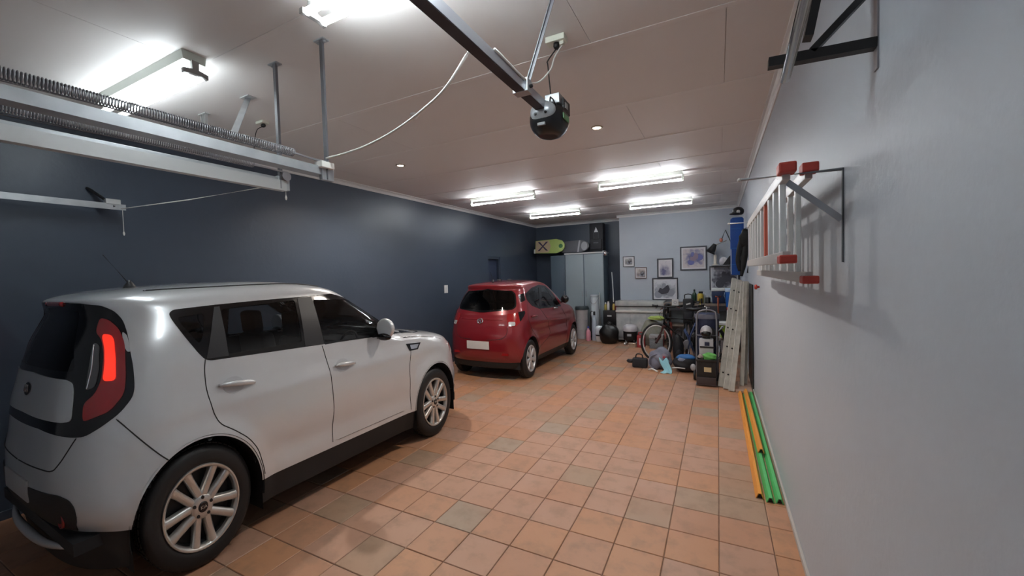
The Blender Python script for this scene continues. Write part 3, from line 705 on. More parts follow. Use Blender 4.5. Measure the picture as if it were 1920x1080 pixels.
# headlamps at the nose, windscreen
for f2 in (lambda p: p, lambda q: [(-p[0], p[1]) for p in q]):
    pass
WS = [(-.62, 1.44), (-.3, 1.475), (0, 1.485), (.3, 1.475), (.62, 1.44), (.74, 1.16), (.70, 1.12), (.3, 1.10), (0, 1.095), (-.3, 1.10), (-.70, 1.12), (-.74, 1.16)]
c1.patch('windscreen', 'F', WS, m_tint, .003, step=.05)
for sg in (1, -1):
    hl = [(sg*x, z) for x, z in ((.50, .82), (.62, .87), (.80, .88), (.83, .80), (.70, .76), (.55, .77))]; c1.patch('headlamp', 'F', hl, m_clear, .006, step=.03)
for md in 'RL':
    for q in panes: c1.cut(md, q)
c1.cut('C', GLASS); c1.cut('F', inner(WS, -.02))
c1.finish(m_silver, m_lining)
for ya in (A_R, A_F):
    for sg in (1, -1): wheel(c1, ya, sg, .885, .343, .237, .215, 'double', (m_rub, m_alloy, m_dk), 'KIA')
# cabin
seats(c1, ((-.05, (-.37, .37), 0), (-.95, (-.40, .40), 0)), .50)
c1.box('dashboard', (0, .70, .92), (1.45, .45, .22), m_seat, .06); c1.box('cabin_floor', (0, -.5, .36), (1.5, 2.8, .06), m_lining)
bm = nb(); lathe(bm, [(.165, -.012), (.182, 0), (.165, .012), (.15, 0), (.165, -.012)], 24, close=False)
Rw = Matrix.Rotation(math.radians(68), 3, 'X')
for v in bm.verts: v.co = Rw @ v.co + Vector((.37, .40, .97))
obj('steering_wheel', c1.bake(bm), m_seat, car1, smooth=True)
# ------------------------------------------------------------------ the red hatchback behind it
hr, hf = onz(996.6, 671.9, .30), onz(1075.9, 635.6, .30); hr.z = hf.z = 0
dirv = (hf-hr).normalized(); latv = Vector((dirv.y, -dirv.x, 0)); mid = (hr+hf)/2 - latv*.835*SH
car2 = thing('car', 'small red hatchback parked deeper in the garage beyond the white one', 'car', mid, math.atan2(-dirv.x, dirv.y))
WB2 = (hf-hr).length/SH; B_R, B_F = -WB2/2, WB2/2
LV2 = [
 (.285, -1.72, 1.84, .795, 3.0, .42, 2.5, .70), (.36, -1.775, 1.90, .818, 3.0, .45, 2.5, .72), (.50, -1.80, 1.93, .836, 2.9, .48, 2.4, .75), (.65, -1.80, 1.93, .842, 2.9, .50, 2.4, .78),
 (.80, -1.765, 1.88, .840, 2.8, .50, 2.4, .78), (.89, -1.73, 1.78, .832, 2.8, .50, 2.4, .76), (.95, -1.70, 1.60, .822, 2.8, .50, 2.5, .70), (.995, -1.68, 1.35, .812, 2.8, .50, 2.7, .62),
 (1.03, -1.655, 1.10, .802, 2.8, .48, 2.8, .55), (1.075, -1.625, .93, .786, 2.8, .48, 2.8, .55), (1.18, -1.56, .72, .748, 2.8, .46, 2.9, .50), (1.30, -1.475, .47, .700, 2.8, .44, 2.9, .46),
 (1.39, -1.405, .28, .658, 2.9, .42, 2.9, .42), (1.43, -1.42, .16, .634, 3.2, .42, 2.9, .42), (1.455, -1.425, .04, .596, 3.4, .40, 2.9, .40), (1.478, -1.34, -.12, .51, 3.4, .36, 2.9, .38),
 (1.494, -1.18, -.3, .36, 3.0, .32, 2.9, .34), (1.502, -.95, -.5, .18, 2.6, .22, 2.6, .24), (1.504, -.80, -.62, .06, 2.2, .10, 2.2, .10)]
def zadj2(X, Y, Z):
    k = np.clip((Z-1.2)/.2, 0, 1); back = np.clip((-.4-Y)/1.1, 0, 1); return Z - k*.03*back**1.5
def xadj2(X, Y, Z):
    m_ = np.clip((1.3-np.abs(Y))/.4, 0, 1)*(X > .55); zc = .80+.03*(-Y)
    return X + m_*(.012*np.exp(-((Z-zc)/.035)**2) - .022*np.exp(-((Z-zc+.13)/.07)**2))
c2 = Car(car2, (SH, SH, SV), LV2, zadj2, (B_R, B_F), .30, .345, 44, 90, 40, 90, -1.0, xadj2)
c2.liners(m_clad, .45); c2.cladding(m_clad, .19, .06)
D2 = c2.side([(984, 551), (996, 540), (1010, 534), (1022, 536), (1032, 545), (1042, 559), (1052, 574), (1030, 577), (1011, 579), (997, 573), (988, 563)])
R1 = c2.side([(989, 552), (1009, 538), (1011, 575), (998, 569)]); R2 = c2.side([(1014, 538), (1022, 540), (1045, 573), (1015, 576)])
QT = c2.side([(971, 553), (982, 550), (985, 563), (976, 567)])
for md in 'RL':
    c2.patch('window_trim', md, D2, m_black, .004, holes=[R1, R2], step=.04)
    c2.patch('rear_door_glass', md, R1, m_tint, .002, step=.04, skirt=.004); c2.patch('front_door_glass', md, R2, m_tint, .002, step=.04, skirt=.004)
    c2.patch('quarter_trim', md, QT, m_black, .004, step=.04)
for pts in ([(988, 566), (990, 600), (1000, 622), (1010, 640), (1014, 668)], [(1012, 578), (1028, 600), (1034, 625), (1034, 660)], [(1053, 578), (1063, 600), (1062, 640)]):
    q = c2.side(pts)
    for md in 'RL': c2.line('shut_line', md, q, m_gap, .0035, step=.05)
for pts in ((996, 594, 1006, 592), (1036, 579, 1044, 577)):
    a, b_ = c2.side([pts[:2], pts[2:]])
    for md in 'RL':
        P = [c2.put(md, (a[0]+(b_[0]-a[0])*t, a[1]+(b_[1]-a[1])*t), .012+.030*math.sin(math.pi*t)**.5)[0] for t in np.linspace(0, 1, 9)]; bm = nb(); tube(bm, P, .015, 8); obj('door_handle', c2.bake(bm), m_red if pts[0] < 1000 else m_chrome, car2, smooth=True)
gl = c2.cyl([(908, 544), (958, 546), (964, 551), (965, 575), (958, 580), (908, 582)]); G2 = gl + mir(gl)
G2o = inner(G2, .035)
c2.patch('rear_window_surround', 'C', G2o, m_black, .004, holes=[G2], step=.04); c2.patch('rear_window', 'C', G2, m_tintd, .002, step=.05, skirt=.004)
l2 = c2.cyl([(951, 589), (966, 588), (982, 582), (985, 586), (974, 606), (967, 613), (953, 612), (950, 598)]); w2 = c2.cyl([(971, 586), (983, 583), (984, 588), (975, 604)]); k2 = c2.cyl([(953, 604), (966, 604), (966, 611), (954, 612)])
for f2 in (lambda p: p, mir):
    tl = c2.patch('tail_lamp', 'C', f2(l2), m_lens, .008, step=.03); c2.patch('smoked_lens', 'C', f2(w2), m_black, .012, parent=tl, step=.03, sm=1); c2.patch('clear_lens', 'C', f2(k2), m_clear, .012, parent=tl, step=.03, sm=1)
hs = c2.cyl([(952, 613), (950, 628), (940, 637), (912, 638)])
for f2 in (lambda p: p, lambda q: [(-p[0], p[1]) for p in q]): c2.line('shut_line', 'C', f2(hs), m_gap, .004)
c2.line('hatch_crease', 'C', [(-.62, .93), (-.3, .925), (0, .925), (.3, .925), (.62, .93)], m_red, .012, -.003)
c2.box('number_plate', (-.015, -1.812, .545), (.50, .014, .12), mat('blank_plate', (.62, .60, .59), .5), .003)
bm = nb(); lathe(bm, [(.052, 0), (.062, .006), (.072, 0)], 30, sx=1, sy=.62, close=False)
bq, bn = c2.put('C', (0, .90), .010); R_ = bn.to_track_quat('Z', 'Y').to_matrix()
bar(bm, (-.03, -.034, .002), (-.016, .034, .002), .016, .006); bar(bm, (.016, -.034, .002), (.03, .034, .002), .016, .006); bar(bm, (-.022, -.004, .002), (.022, .004, .002), .013, .006)
for v in bm.verts: v.co = R_ @ v.co + bq
obj('badge', c2.bake(bm), m_chrome, car2, smooth=False)
for sg in (1, -1):
    q = c2.put('C', (sg*.62, .42), .003)[0]; bm = nb(); box(bm, q, (.16, .02, .035)); obj('reflector', c2.bake(bm), m_lens, car2, bevel=0)
    q = c2.put('R' if sg > 0 else 'L', (.55, 1.06), 0)[0]; bm = nb(); ball(bm, q+Vector((sg*.09, 0, .06)), (.10, .06, .075), 2); bar(bm, q+Vector((-sg*.03, 0, 0)), q+Vector((sg*.06, 0, .02)), .04, .03); obj('mirror', c2.bake(bm), m_black, car2, smooth=True)
    hl = [(sg*x, z) for x, z in ((.45, .74), (.58, .80), (.74, .80), (.76, .72), (.64, .68), (.5, .69))]; c2.patch('headlamp', 'F', hl, m_clear, .006, step=.04)
an, _ = c2.put('T', (0, -1.2), 0); bm = nb(); lathe(bm, [(.03, -.01), (.02, .02), (.008, .05)], 10, c=an); tube(bm, [an+Vector((0, 0, .04)), an+Vector((0, -.10, .17))], .004, 6); obj('antenna', c2.bake(bm), m_satin, car2, smooth=True)
WS2 = [(-.56, 1.38), (0, 1.415), (.56, 1.38), (.70, 1.10), (.3, 1.065), (0, 1.06), (-.3, 1.065), (-.70, 1.10)]
c2.patch('windscreen', 'F', WS2, m_tint, .003, step=.06)
for md in 'RL': c2.cut(md, R1); c2.cut(md, R2)
c2.cut('C', G2); c2.cut('F', inner(WS2, -.03)); c2.finish(m_red, m_lining)
c2.box('underbody', (0, .05, .25), (1.3, 3.2, .12), m_clad)
for ya in (B_R, B_F):
    for sg in (1, -1): wheel(c2, ya, sg, .835, .30, .205, .175, 'trim', (m_rub, m_alloy2, m_dk))
seats(c2, ((-.05, (-.34, .34), 0), (-.80, (-.36, .36), 0)), .46); c2.box('dashboard', (0, .62, .88), (1.3, .4, .2), m_seat, .06); c2.box('cabin_floor', (0, -.4, .34), (1.4, 2.3, .06), m_lining)
bm = nb(); lathe(bm, [(.165, -.012), (.182, 0), (.165, .012), (.15, 0), (.165, -.012)], 20, close=False); Rw = Matrix.Rotation(math.radians(68), 3, 'X')
for v in bm.verts: v.co = Rw @ v.co + Vector((.34, .35, .93))
obj('steering_wheel', c2.bake(bm), m_seat, car2, smooth=True)
# ================================================================== DOOR TRACKS, OPENER, CEILING BITS
m_galv = mat('galvanised', (.46, .48, .50), .35, .5, noise=(14, (.36, .38, .40), .7)); m_steel = mat('dull_steel', (.34, .34, .36), .42, .6); m_zinc = mat('pale_angle', (.50, .51, .51), .45, .2)
m_blk = mat('black_paint', (.010, .010, .011), .45); m_cord = mat('white_cord', (.72, .70, .66), .6); m_bcord = mat('black_cord', (.012, .012, .012), .6)
def coil(bm, a, b_, R, wire, pitch, seg=9):
    a, b_ = Vector(a), Vector(b_); d, u, v = frame_of(b_-a); L = (b_-a).length; n = int(L/pitch*seg)
    tube(bm, [a+d*(L*k/n)+(u*math.cos(2*math.pi*k/seg)+v*math.sin(2*math.pi*k/seg))*R for k in range(n+1)], wire, 4)
def track(X, y1, z, label, posts, wide, spring_z, sx):
    t = thing('garage_door_track', label, 'door track', (X, 0, z))
    b = nb(); pf = [(0, -.022), (0, .022), (-.012, .026), (-.012, .020), (-.005, .016), (-.005, -.017), (-.070, -.017), (-.070, -.022)]
    prism(b, pf, YF+.02, y1, 'xz'); obj('channel', b, m_galv, t)
    if wide:
        b = nb(); prism(b, [(.012, -.055), (.012, .006), (.008, .006), (.008, -.051), (-.03, -.051), (-.03, -.055)], YF+.02, y1-.02, 'xz'); obj('angle_bar', b, m_zinc, t)
    b = nb(); coil(b, (sx, YF+.15, spring_z), (sx, y1-.22, spring_z), .019, .0026, .0085); obj('spring', b, m_steel, t, smooth=True)
    b = nb(); bar(b, (sx, y1-.22, spring_z), (sx, y1-.02, spring_z-.01), .008, .008); obj('spring_hook', b, m_steel, t)
    for py in posts:
        b = nb(); prism(b, [(-.010, py-.014), (.014, py-.014), (.014, py-.010), (-.006, py-.010), (-.006, py+.014), (-.010, py+.014)], -.045, ZC-z, 'xy'); obj('hanger_post', b, mat('post_grey', (.15, .15, .165), .45, .3), t)
        b = nb(); bb(b, (-.05, py-.02, ZC-z-.006), (.03, py+.02, ZC-z)); obj('ceiling_plate', b, m_galv, t); 
        for k in (-.035, .015): b = nb(); lathe(b, [(.007, 0), (.007, -.008), (.004, -.011)], 8, c=(k, py, ZC-z-.005)); obj('bolt', b, m_galv, t)
    b = nb(); lathe(b, [(.010, -.012), (.028, -.012), (.024, -.004), (.024, .004), (.028, .012), (.010, .012)], 18, c=(sx, y1-.03, .03), axis='x'); obj('pulley', b, m_steel, t, smooth=False)
    b = nb(); bb(b, (-.02, y1-.07, -.05), (.006, y1+.004, .03)); obj('end_bracket', b, m_galv, t, bevel=.003)
    b = nb(); tube(b, [(sx+.012, YF+.1, .012), (sx+.012, y1-.03, .055)], .0022, 5); obj('lift_cable', b, m_steel, t)
    return t
tr1 = track(-1.90, 1.56, 2.19, 'grey garage door track with spring and post nearest the opener rail', (1.53,), False, .058, -.012)
b = nb(); bb(b, (-.03, 1.47, .012), (.03, 1.55, .045)); obj('rope_clip', b, m_cord, tr1, bevel=.004)
tr2 = track(-2.345, 1.60, 2.20, 'grey garage door track with wide pale angle bar above the white car', (1.555,), True, .062, .02)
b = nb(); tube(b, [(0, 1.58, -.05), (0, 1.58, -.085)], .002, 5); lathe(b, [(.003, -.08), (.007, -.095), (.004, -.108)], 8, c=(0, 1.58, 0)); obj('cord_end', b, m_cord, tr2)
# sloping hanger straps further left
for (a, c_, w, nm, lab) in (((465, 183), (434, 262), .035, 'hanger_strap', 'slanting steel strap from ceiling down to the wide door track'),):
    p = onz(*a, ZC); q = onx(*c_, -2.42); t = thing(nm, lab, 'strap', p)
    b = nb(); bar(b, (0, 0, -.005), q-p, w, .006); obj('strap', b, m_galv, t); b = nb(); bb(b, (-.05, -.03, -.006), (.05, .03, 0)); obj('foot_plate', b, m_zinc, t)
p = onz(383, 214, ZC); t = thing('hanger_bracket', 'short pale metal bracket on ceiling behind the springs', 'bracket', p)
b = nb(); bb(b, (-.05, -.02, -.006), (.05, .02, 0)); obj('foot_plate', b, m_zinc, t)
for k in (-.03, .0, .03): b = nb(); bar(b, (k, 0, -.004), (k*.5+.03, -.02, -.14), .02, .004); obj('strap', b, m_zinc, t)
# left wall track
t = thing('garage_door_track', 'single grey door track fixed along the dark left wall', 'door track', (-4.27, 0, 2.225))
b = nb(); prism(b, [(0, -.022), (.006, -.022), (.006, .024), (-.03, .024), (-.03, .018), (0, .018)], YF+.02, 1.50, 'xz'); obj('channel', b, m_galv, t)
b = nb(); bar(b, (0, 1.44, .0), (-.15, 1.33, .15), .035, .012); obj('wall_bracket', b, m_blk, t)
b = nb(); bar(b, (-.15, 1.36, .02), (0, 1.40, .02), .03, .01); obj('wall_bracket', b, m_blk, t)
b = nb(); bb(b, (-.03, 1.38, .02), (.01, 1.47, .06)); obj('rope_clip', b, m_zinc, t, bevel=.004)
b = nb(); tube(b, [(0, 1.48, -.02), (0, 1.48, -.20)], .0022, 5); obj('pull_cord', b, m_cord, t); b = nb(); lathe(b, [(.002, -.19), (.008, -.205), (.006, -.222), (.001, -.226)], 8, c=(0, 1.48, 0)); obj('cord_end', b, m_cord, t)
b = nb(); tube(b, [(-2.36, 1.50, 2.165), (-3.3, 1.50, 2.185), (-4.24, 1.46, 2.21)], .0035, 6); tag(obj('tie_rope', b, m_cord), 'thin pale rope stretched from hanging track to left wall track', 'rope')
# right wall track on black bracket
t = thing('garage_door_track', 'silver tubular door track beside the grey right wall', 'door track', (.185, 0, 0))
b = nb(); tube(b, [(0, 1.478, 2.162), (0, .83, 2.262), (0, YF+.05, 2.47)], .0135, 12); obj('tube', b, mat('bright_steel', (.88, .90, .92), .16, 1.0), t, smooth=True)
t = thing('wall_bracket', 'black steel triangular bracket high on right wall', 'bracket', (XR, 1.485, 2.2), 0, 'wall brackets')
b = nb(); bar(b, (-.003, 0, .012), (-.257, 0, .022), .03, .028); obj('arm', b, m_blk, t)
b = nb(); bar(b, (-.150, 0, .028), (-.004, 0, .175), .03, .018); obj('brace', b, m_blk, t)
b = nb(); bar(b, (-.002, 0, -.06), (-.002, 0, .24), .03, .005); obj('upright', b, m_steel, t)
b = nb(); bar(b, (-.158, .0, .070), (-.04, -.0, .70), .045, .022); obj('ceiling_stay', b, m_blk, t)
# opener
RX = -.85; RZ = 2.515
t = thing('garage_door_opener', 'garage door opener with black motor head on a long steel rail', 'opener', (RX, 2.1, RZ))
b = nb(); prism(b, [(-.026, -.024), (.026, -.024), (.026, .022), (.020, .022), (.020, -.016), (-.020, -.016), (-.020, .022), (-.026, .022)], YF-2.1+.02, -.02, 'xz'); obj('rail', b, mat('rail_steel', (.42, .43, .47), .35, .7), t)
b = nb(); bar(b, (0, YF-2.1+.05, .0), (0, -.03, .0), .008, .012); obj('drive_belt', b, m_blk, t)
b = nb(); bb(b, (-.024, YF-2.1+.03, -.027), (.024, -.02, -.0235)); obj('rail_underside_shade', b, mat('underside_shade', (.035, .032, .042), .6), t)  # dark strip paints the rail's underside in shade
mh = nb(); ball(mh, (0, .085, -.045), (.100, .125, .105), 4)
for v in mh.verts:
    v.co.z = min(v.co.z, .03); v.co.x = max(-.098, min(.098, v.co.x*1.12)); v.co.z = max(v.co.z, -.135)
hd = obj('motor_head', mh, mat('motor_black', (.013, .014, .016), .3), t, auto=40)
fc = nb(); ball(fc, (0, -.010, -.025), (.075, .045, .055), 3); obj('front_cover', fc, mat('motor_grey', (.42, .45, .48), .3, .3), hd, smooth=True)
for k in (-.03, .03): b = nb(); lathe(b, [(.006, 0), (.008, .006)], 10, c=(k, -.054, -.045), axis='y'); obj('screw_hole', b, m_blk, hd)
b = nb(); bb(b, (.0, .02, .02), (.085, .14, .075)); obj('chassis', b, m_galv, hd, bevel=.004)
b = nb(); bb(b, (.088, .05, -.015), (.099, .16, .055)); obj('side_cover', b, m_blk, hd, bevel=.003)
b = nb(); bb(b, (.1005, .03, -.065), (.1055, .12, -.035)); obj('green_label', b, mat('label_green', (.14, .36, .16), .4), hd)
b = nb(); bb(b, (.0995, .07, .005), (.1025, .11, .035)); obj('rating_label', b, mat('label_grey', (.45, .46, .47), .4), hd)
b = nb(); bb(b, (-.022, -.044, -.108), (.022, -.030, -.092)); obj('name_badge', b, mat('badge_grey', (.22, .22, .23), .4), hd, bevel=.002)
b = nb(); tube(b, [(.03, .02, .03), (.045, -.01, .045), (.06, -.012, .03), (.07, .01, .0)], .004, 6); obj('wire', b, m_blk, hd, smooth=True)
br = onz(1037, -12, ZC); b = nb(); p0 = Vector((.018, -.26, .02)); p1 = br-Vector((RX, 2.1, RZ)); bar(b, p0, p1, .022, .004); bar(b, p0+Vector((.009, 0, 0)), p1+Vector((.009, 0, 0)), .004, .016); obj('ceiling_strap', b, mat('strap_steel', (.22, .22, .24), .45, .4), t)
b = nb(); bb(b, (-.040, -.30, -.03), (.040, -.245, .035)); cl = obj('rail_clamp', b, m_galv, t, bevel=.003)
b = nb(); lathe(b, [(.009, 0), (.009, .012), (.005, .016)], 8, c=(.04, -.27, .0), axis='x'); obj('bolt', b, m_blk, cl)
sk = onz(1043, 70, ZC)
t2 = thing('ceiling_socket', 'cream socket box on ceiling above the opener motor', 'socket', sk)
b = nb(); bb(b, (-.055, -.03, -.032), (.055, .03, 0)); obj('box', b, mat('cream_plastic', (.72, .72, .62), .4), t2, bevel=.004)
b = nb(); lathe(b, [(.016, -.03), (.018, -.05), (.010, -.065)], 12, c=(.0, -.0, 0)); obj('plug', b, m_blk, t2, smooth=True)
b = nb(); bb(b, (.02, -.012, -.05), (.045, .012, -.03)); obj('plug', b, MATS['cream_plastic'], t2, bevel=.003)
def curve(pts, n=24):
    P = [Vector(p) for p in pts]; out = []
    Q = [P[0]*2-P[1]]+P+[P[-1]*2-P[-2]]
    for i in range(1, len(Q)-2):
        for k in range(n):
            s_ = k/n; a, b_, c_, d_ = Q[i-1], Q[i], Q[i+1], Q[i+2]
            out.append(.5*((2*b_)+(c_-a)*s_+(2*a-5*b_+4*c_-d_)*s_*s_+(3*b_-a-3*c_+d_)*s_**3))
    return out+[P[-1]]
b = nb(); tube(b, curve([sk+Vector((0, 0, -.06)), sk+Vector((-.05, -.01, -.12)), Vector((RX+.02, 2.13, 2.75)), Vector((RX+.03, 2.14, RZ+.06))], 8), .0035, 6); tag(obj('power_cable', b, m_bcord, smooth=True), 'black power cable hanging from ceiling socket to motor head', 'cable')
b = nb(); tube(b, curve([sk+Vector((.035, 0, -.05)), sk+Vector((.0, -.03, -.12)), Vector((RX+.07, 2.02, 2.66)), Vector((RX+.035, 1.86, RZ+.03)), Vector((RX+.03, 1.5, RZ+.026))], 8), .005, 6); tag(obj('signal_cable', b, m_cord, smooth=True), 'cream cable looping from ceiling socket onto the opener rail', 'cable')
A0, A1 = Vector((RX-.01, 1.46, RZ-.01)), Vector((-1.9, 1.52, 2.235)); pts = []
for i, px in enumerate([(880, 95), (835, 165), (790, 208), (740, 245), (690, 272), (650, 287), (612, 297)]):
    s_ = i/6; Y_ = A0.y+(A1.y-A0.y)*s_
    p = ony(*px, Y_+.0); pts.append(p)
b = nb(); tube(b, curve(pts, 8), .0065, 7); tag(obj('hanging_cable', b, m_cord, smooth=True), 'long white cable sagging between opener rail and door track', 'cable')
p = onz(777, 214, ZC); t = thing('motion_sensor', 'small pale round sensor on ceiling behind the white cable', 'sensor', p); b = nb(); lathe(b, [(.035, 0), (.035, -.012), (.028, -.018)], 18); obj('base', b, mat('sensor_white', (.66, .63, .61), .5), t, smooth=False); b = nb(); ball(b, (0, 0, -.022), (.024, .024, .026), 2); obj('lens', b, MATS['sensor_white'], t, smooth=True)
p = onz(492, 228, ZC); t = thing('ceiling_socket', 'white ceiling socket left of posts with black plug', 'socket', p); b = nb(); bb(b, (-.045, -.03, -.022), (.045, .03, 0)); obj('box', b, MATS['cream_plastic'], t, bevel=.004); b = nb(); ball(b, (.01, 0, -.034), (.026, .016, .016), 2); obj('plug', b, m_blk, t, smooth=True)
b = nb(); tube(b, curve([(.0, 0, -.04), (-.05, -.02, -.07), (-.06, -.04, -.2), (-.055, -.05, -.32)], 6), .003, 5); obj('cable', b, m_bcord, t, smooth=True)
# ================================================================== LEFT WALL SWITCH
p = onx(836, 542, XL); t = thing('light_switch', 'white light switch on the dark wall left of red car', 'switch', p)
b = nb(); bb(b, (0, -.05, -.072), (.010, .05, .072)); obj('plate', b, mat('switch_white', (.82, .82, .80), .35), t, bevel=.003)
for k in (-.03, .03): b = nb(); bb(b, (.009, -.018, k-.015), (.015, .018, k+.015)); obj('rocker', b, MATS['switch_white'], t, bevel=.002)
# ================================================================== RIGHT WALL: ladder on brackets
m_wire = mat('grey_wire', (.40, .42, .45), .4, .3)
def wbracket(Y, label):
    t = thing('wall_bracket', label, 'bracket', (XR, Y, 1.94), 0, 'wall brackets')
    b = nb(); bar(b, (-.003, 0, -.33), (-.003, 0, .004), .012, .005); obj('upright', b, mat('wire_dark', (.10, .11, .12), .4, .5), t)
    b = nb(); tube(b, [(-.002, 0, .0), (-.322, 0, .002)], .006, 8); obj('arm', b, m_wire, t, smooth=True); b = nb(); ball(b, (-.322, 0, .002), (.008, .008, .008), 2); obj('arm_tip', b, m_cord, t, smooth=True)
    b = nb(); bar(b, (-.19, 0, -.004), (-.006, 0, -.178), .006, .022); obj('brace', b, m_wire, t)
wbracket(1.82, 'thin grey wall bracket carrying the near end of ladder'); wbracket(3.55, 'thin grey wall bracket carrying the far end of ladder')
m_alu = mat('ladder_aluminium', (.74, .75, .74), .33, .35); m_redp = mat('red_rubber', (.42, .045, .030), .5); m_orng = mat('orange_red_rung', (.55, .11, .06), .5)
t = thing('ladder', 'aluminium double ladder with red feet hung sideways on right wall', 'ladder', (0, 0, 0))
pxs = [1467, 1455, 1445, 1437, 1430, 1424, 1419, 1415, 1411, 1407.5]
for (X, z0, z1, y0, y1, ys_, redk) in ((.215, 1.632, 1.925, 1.70, 3.62, [onx(x, 450, .215).y for x in pxs], 3), (.305, 1.555, 1.948, 1.86, 4.0, [onx(x, 450, .305).y for x in (1496, 1482, 1468, 1456, 1446, 1438, 1431, 1425)], -1)):
    for z in (z0, z1):
        b = nb(); bb(b, (X-.012, y0, z-.022), (X+.012, y1, z+.022)); obj('rail', b, mat('rail_alu', (.50, .48, .46), .4, .4), t, bevel=.003)
        b = nb(); bb(b, (X-.026, y0-.04, z-.004 if z == z1 else z-.022), (X+.026, y0+.03, z+.032 if z == z1 else z+.008)); obj('rubber_foot', b, m_redp, t, bevel=.006)
    for k, y in enumerate(ys_):
        b = nb(); bb(b, (X-.010, y-.017, z0+.015), (X+.010, y+.017, z1-.015)); obj('rung', b, m_orng if k == redk else m_alu, t, bevel=.004)
p = onx(1424, 538, XR); t = thing('wall_peg', 'small red peg on right wall below the ladder', 'peg', p); b = nb(); lathe(b, [(.012, 0), (.012, -.02), (.026, -.022), (.028, -.040), (.018, -.048)], 16, axis='x'); obj('knob', b, m_redp, t, smooth=True)
# ================================================================== planks, panel and edge guards along the right wall
m_plank = mat('weathered_grey_wood', (.55, .54, .49), .7, noise=(11, (.40, .39, .35), .9), bump=.2, bscale=30)
def plank(a, top, w, th, label, holes=()):
    a, top = Vector(a), Vector(top); t = thing('plank', label, 'plank', a, 0, 'grey planks leaning by the clutter'); d = top-a; n = d.normalized()
    side = n.cross(Vector((0.25, -1, 0))).normalized(); nr = side.cross(n).normalized()
    if nr.y > 0: nr = -nr
    R = Matrix((n, side, nr)).transposed(); b = nb(); box(b, d/2, (d.length, w, th), R); o = obj('board', b, m_plank, t, bevel=.003)
    for k, off in holes:
        c_ = d*k+side*off+nr*(th/2); b = nb(); lathe(b, [(0, 0), (.009, 0), (.012, -.002)], 10, close=False)
        Rz = nr.to_track_quat('Z', 'Y').to_matrix()
        for v in b.verts: v.co = Rz @ v.co + c_ + nr*.003
        obj('bolt_hole', b, m_blk, t)
    if side.x < 0: pass
    return t
hz = [(.12, 0), (.35, .01), (.52, -.01), (.70, 0), (.88, .01)]
plank((.020, 6.05, .006), (.215, 6.80, 1.44), .064, .026, 'wide grey leaning plank furthest left, with bolt holes', hz)
plank((.080, 5.96, .006), (.272, 6.68, 1.42), .058, .026, 'grey leaning plank in the middle, with bolt holes', hz)
plank((.140, 5.87, .006), (.322, 6.56, 1.40), .058, .026, 'grey leaning plank in front, overlapping the middle one')
plank((.268, 6.10, .035), (.330, 6.34, 1.41), .040, .026, 'narrow grey plank leaning alone close to the wall')
plank((.318, 6.20, .035), (.362, 6.46, 1.40), .026, .026, 'thinnest grey plank tight against the right wall')
b = nb(); box(b, (.391, 6.35, .70), (.012, .78, 1.36)); tag(obj('panel_board', b, m_blk, bevel=.003), 'black board standing against right wall behind the planks', 'board')
b = nb(); bb(b, (.19, 5.84, .002), (.375, 5.90, .03)); bb(b, (.225, 5.90, .002), (.375, 6.3, .03)); tag(obj('wood_offcut', b, mat('pink_wood', (.50, .34, .26), .6, noise=(9, (.40, .26, .20), .7)), bevel=.003), 'flat wood offcut on floor under the narrow plank', 'wood')
m_or = mat('orange_plastic', (.74, .30, .045), .42); m_gr = mat('green_plastic', (.10, .50, .16), .42)
def guard(x0, y0, x1, y1, z, w, m, label):
    t = thing('edge_guard', label, 'edge guard', (x0, y0, z), 0, 'plastic edge guards on the floor'); d = Vector((x1-x0, y1-y0, 0)); L = d.length; d.normalize(); s_ = Vector((d.y, -d.x, 0))
    h = w*.72; k = .004; pf = [(-w/2, 0), (-w*.20, h), (w*.20, h), (w/2, 0), (w/2-k*1.6, 0), (w*.20-k, h-k), (-w*.20+k, h-k), (-w/2+k*1.6, 0)]
    b = nb(); A = [b.verts.new(s_*p+Vector((0, 0, q))) for p, q in pf]; B = [b.verts.new(s_*p+Vector((0, 0, q))+d*L) for p, q in pf]; n = 8
    for i in range(n): b.faces.new((A[i], B[i], B[(i+1) % n], A[(i+1) % n]))
    for R_ in (A, B[::-1]):
        for q in ((0, 1, 6, 7), (1, 2, 5, 6), (2, 3, 4, 5)): b.faces.new([R_[i] for i in q])
    bmesh.ops.recalc_face_normals(b, faces=b.faces[:]); obj('channel', b, m, t)
    b = nb(); prism(b, [(p*.9, q*.9) for p, q in (pf[4], pf[5], pf[6], pf[7])], .012, .016, 'xz')
    ang = math.atan2(-d.x, d.y)
    for v in b.verts: v.co = Matrix.Rotation(ang, 3, 'Z') @ v.co
    obj('end_shade', b, m_blk, t)  # black sheet inside the hollow end paints its shaded cavity
guard(.243, 3.19, .236, 5.80, 0, .052, m_or, 'long orange edge guard furthest from the right wall')
guard(.309, 3.90, .297, 5.80, .0375, .050, m_or, 'shorter orange edge guard resting on the green one')
guard(.303, 3.16, .292, 5.79, 0, .050, m_gr, 'green edge guard lying partly under the shorter orange one')
guard(.357, 3.17, .356, 5.83, 0, .048, m_gr, 'green edge guard tight against the skirting')
# ================================================================== BACK OF THE GARAGE
def C(x, y, Y): return ony(x, y, Y)
def rbox(name, a, b_, m, parent=None, bevel=.006):
    b = nb(); bb(b, a, b_); return obj(name, b, m, parent, bevel=bevel, auto=40)
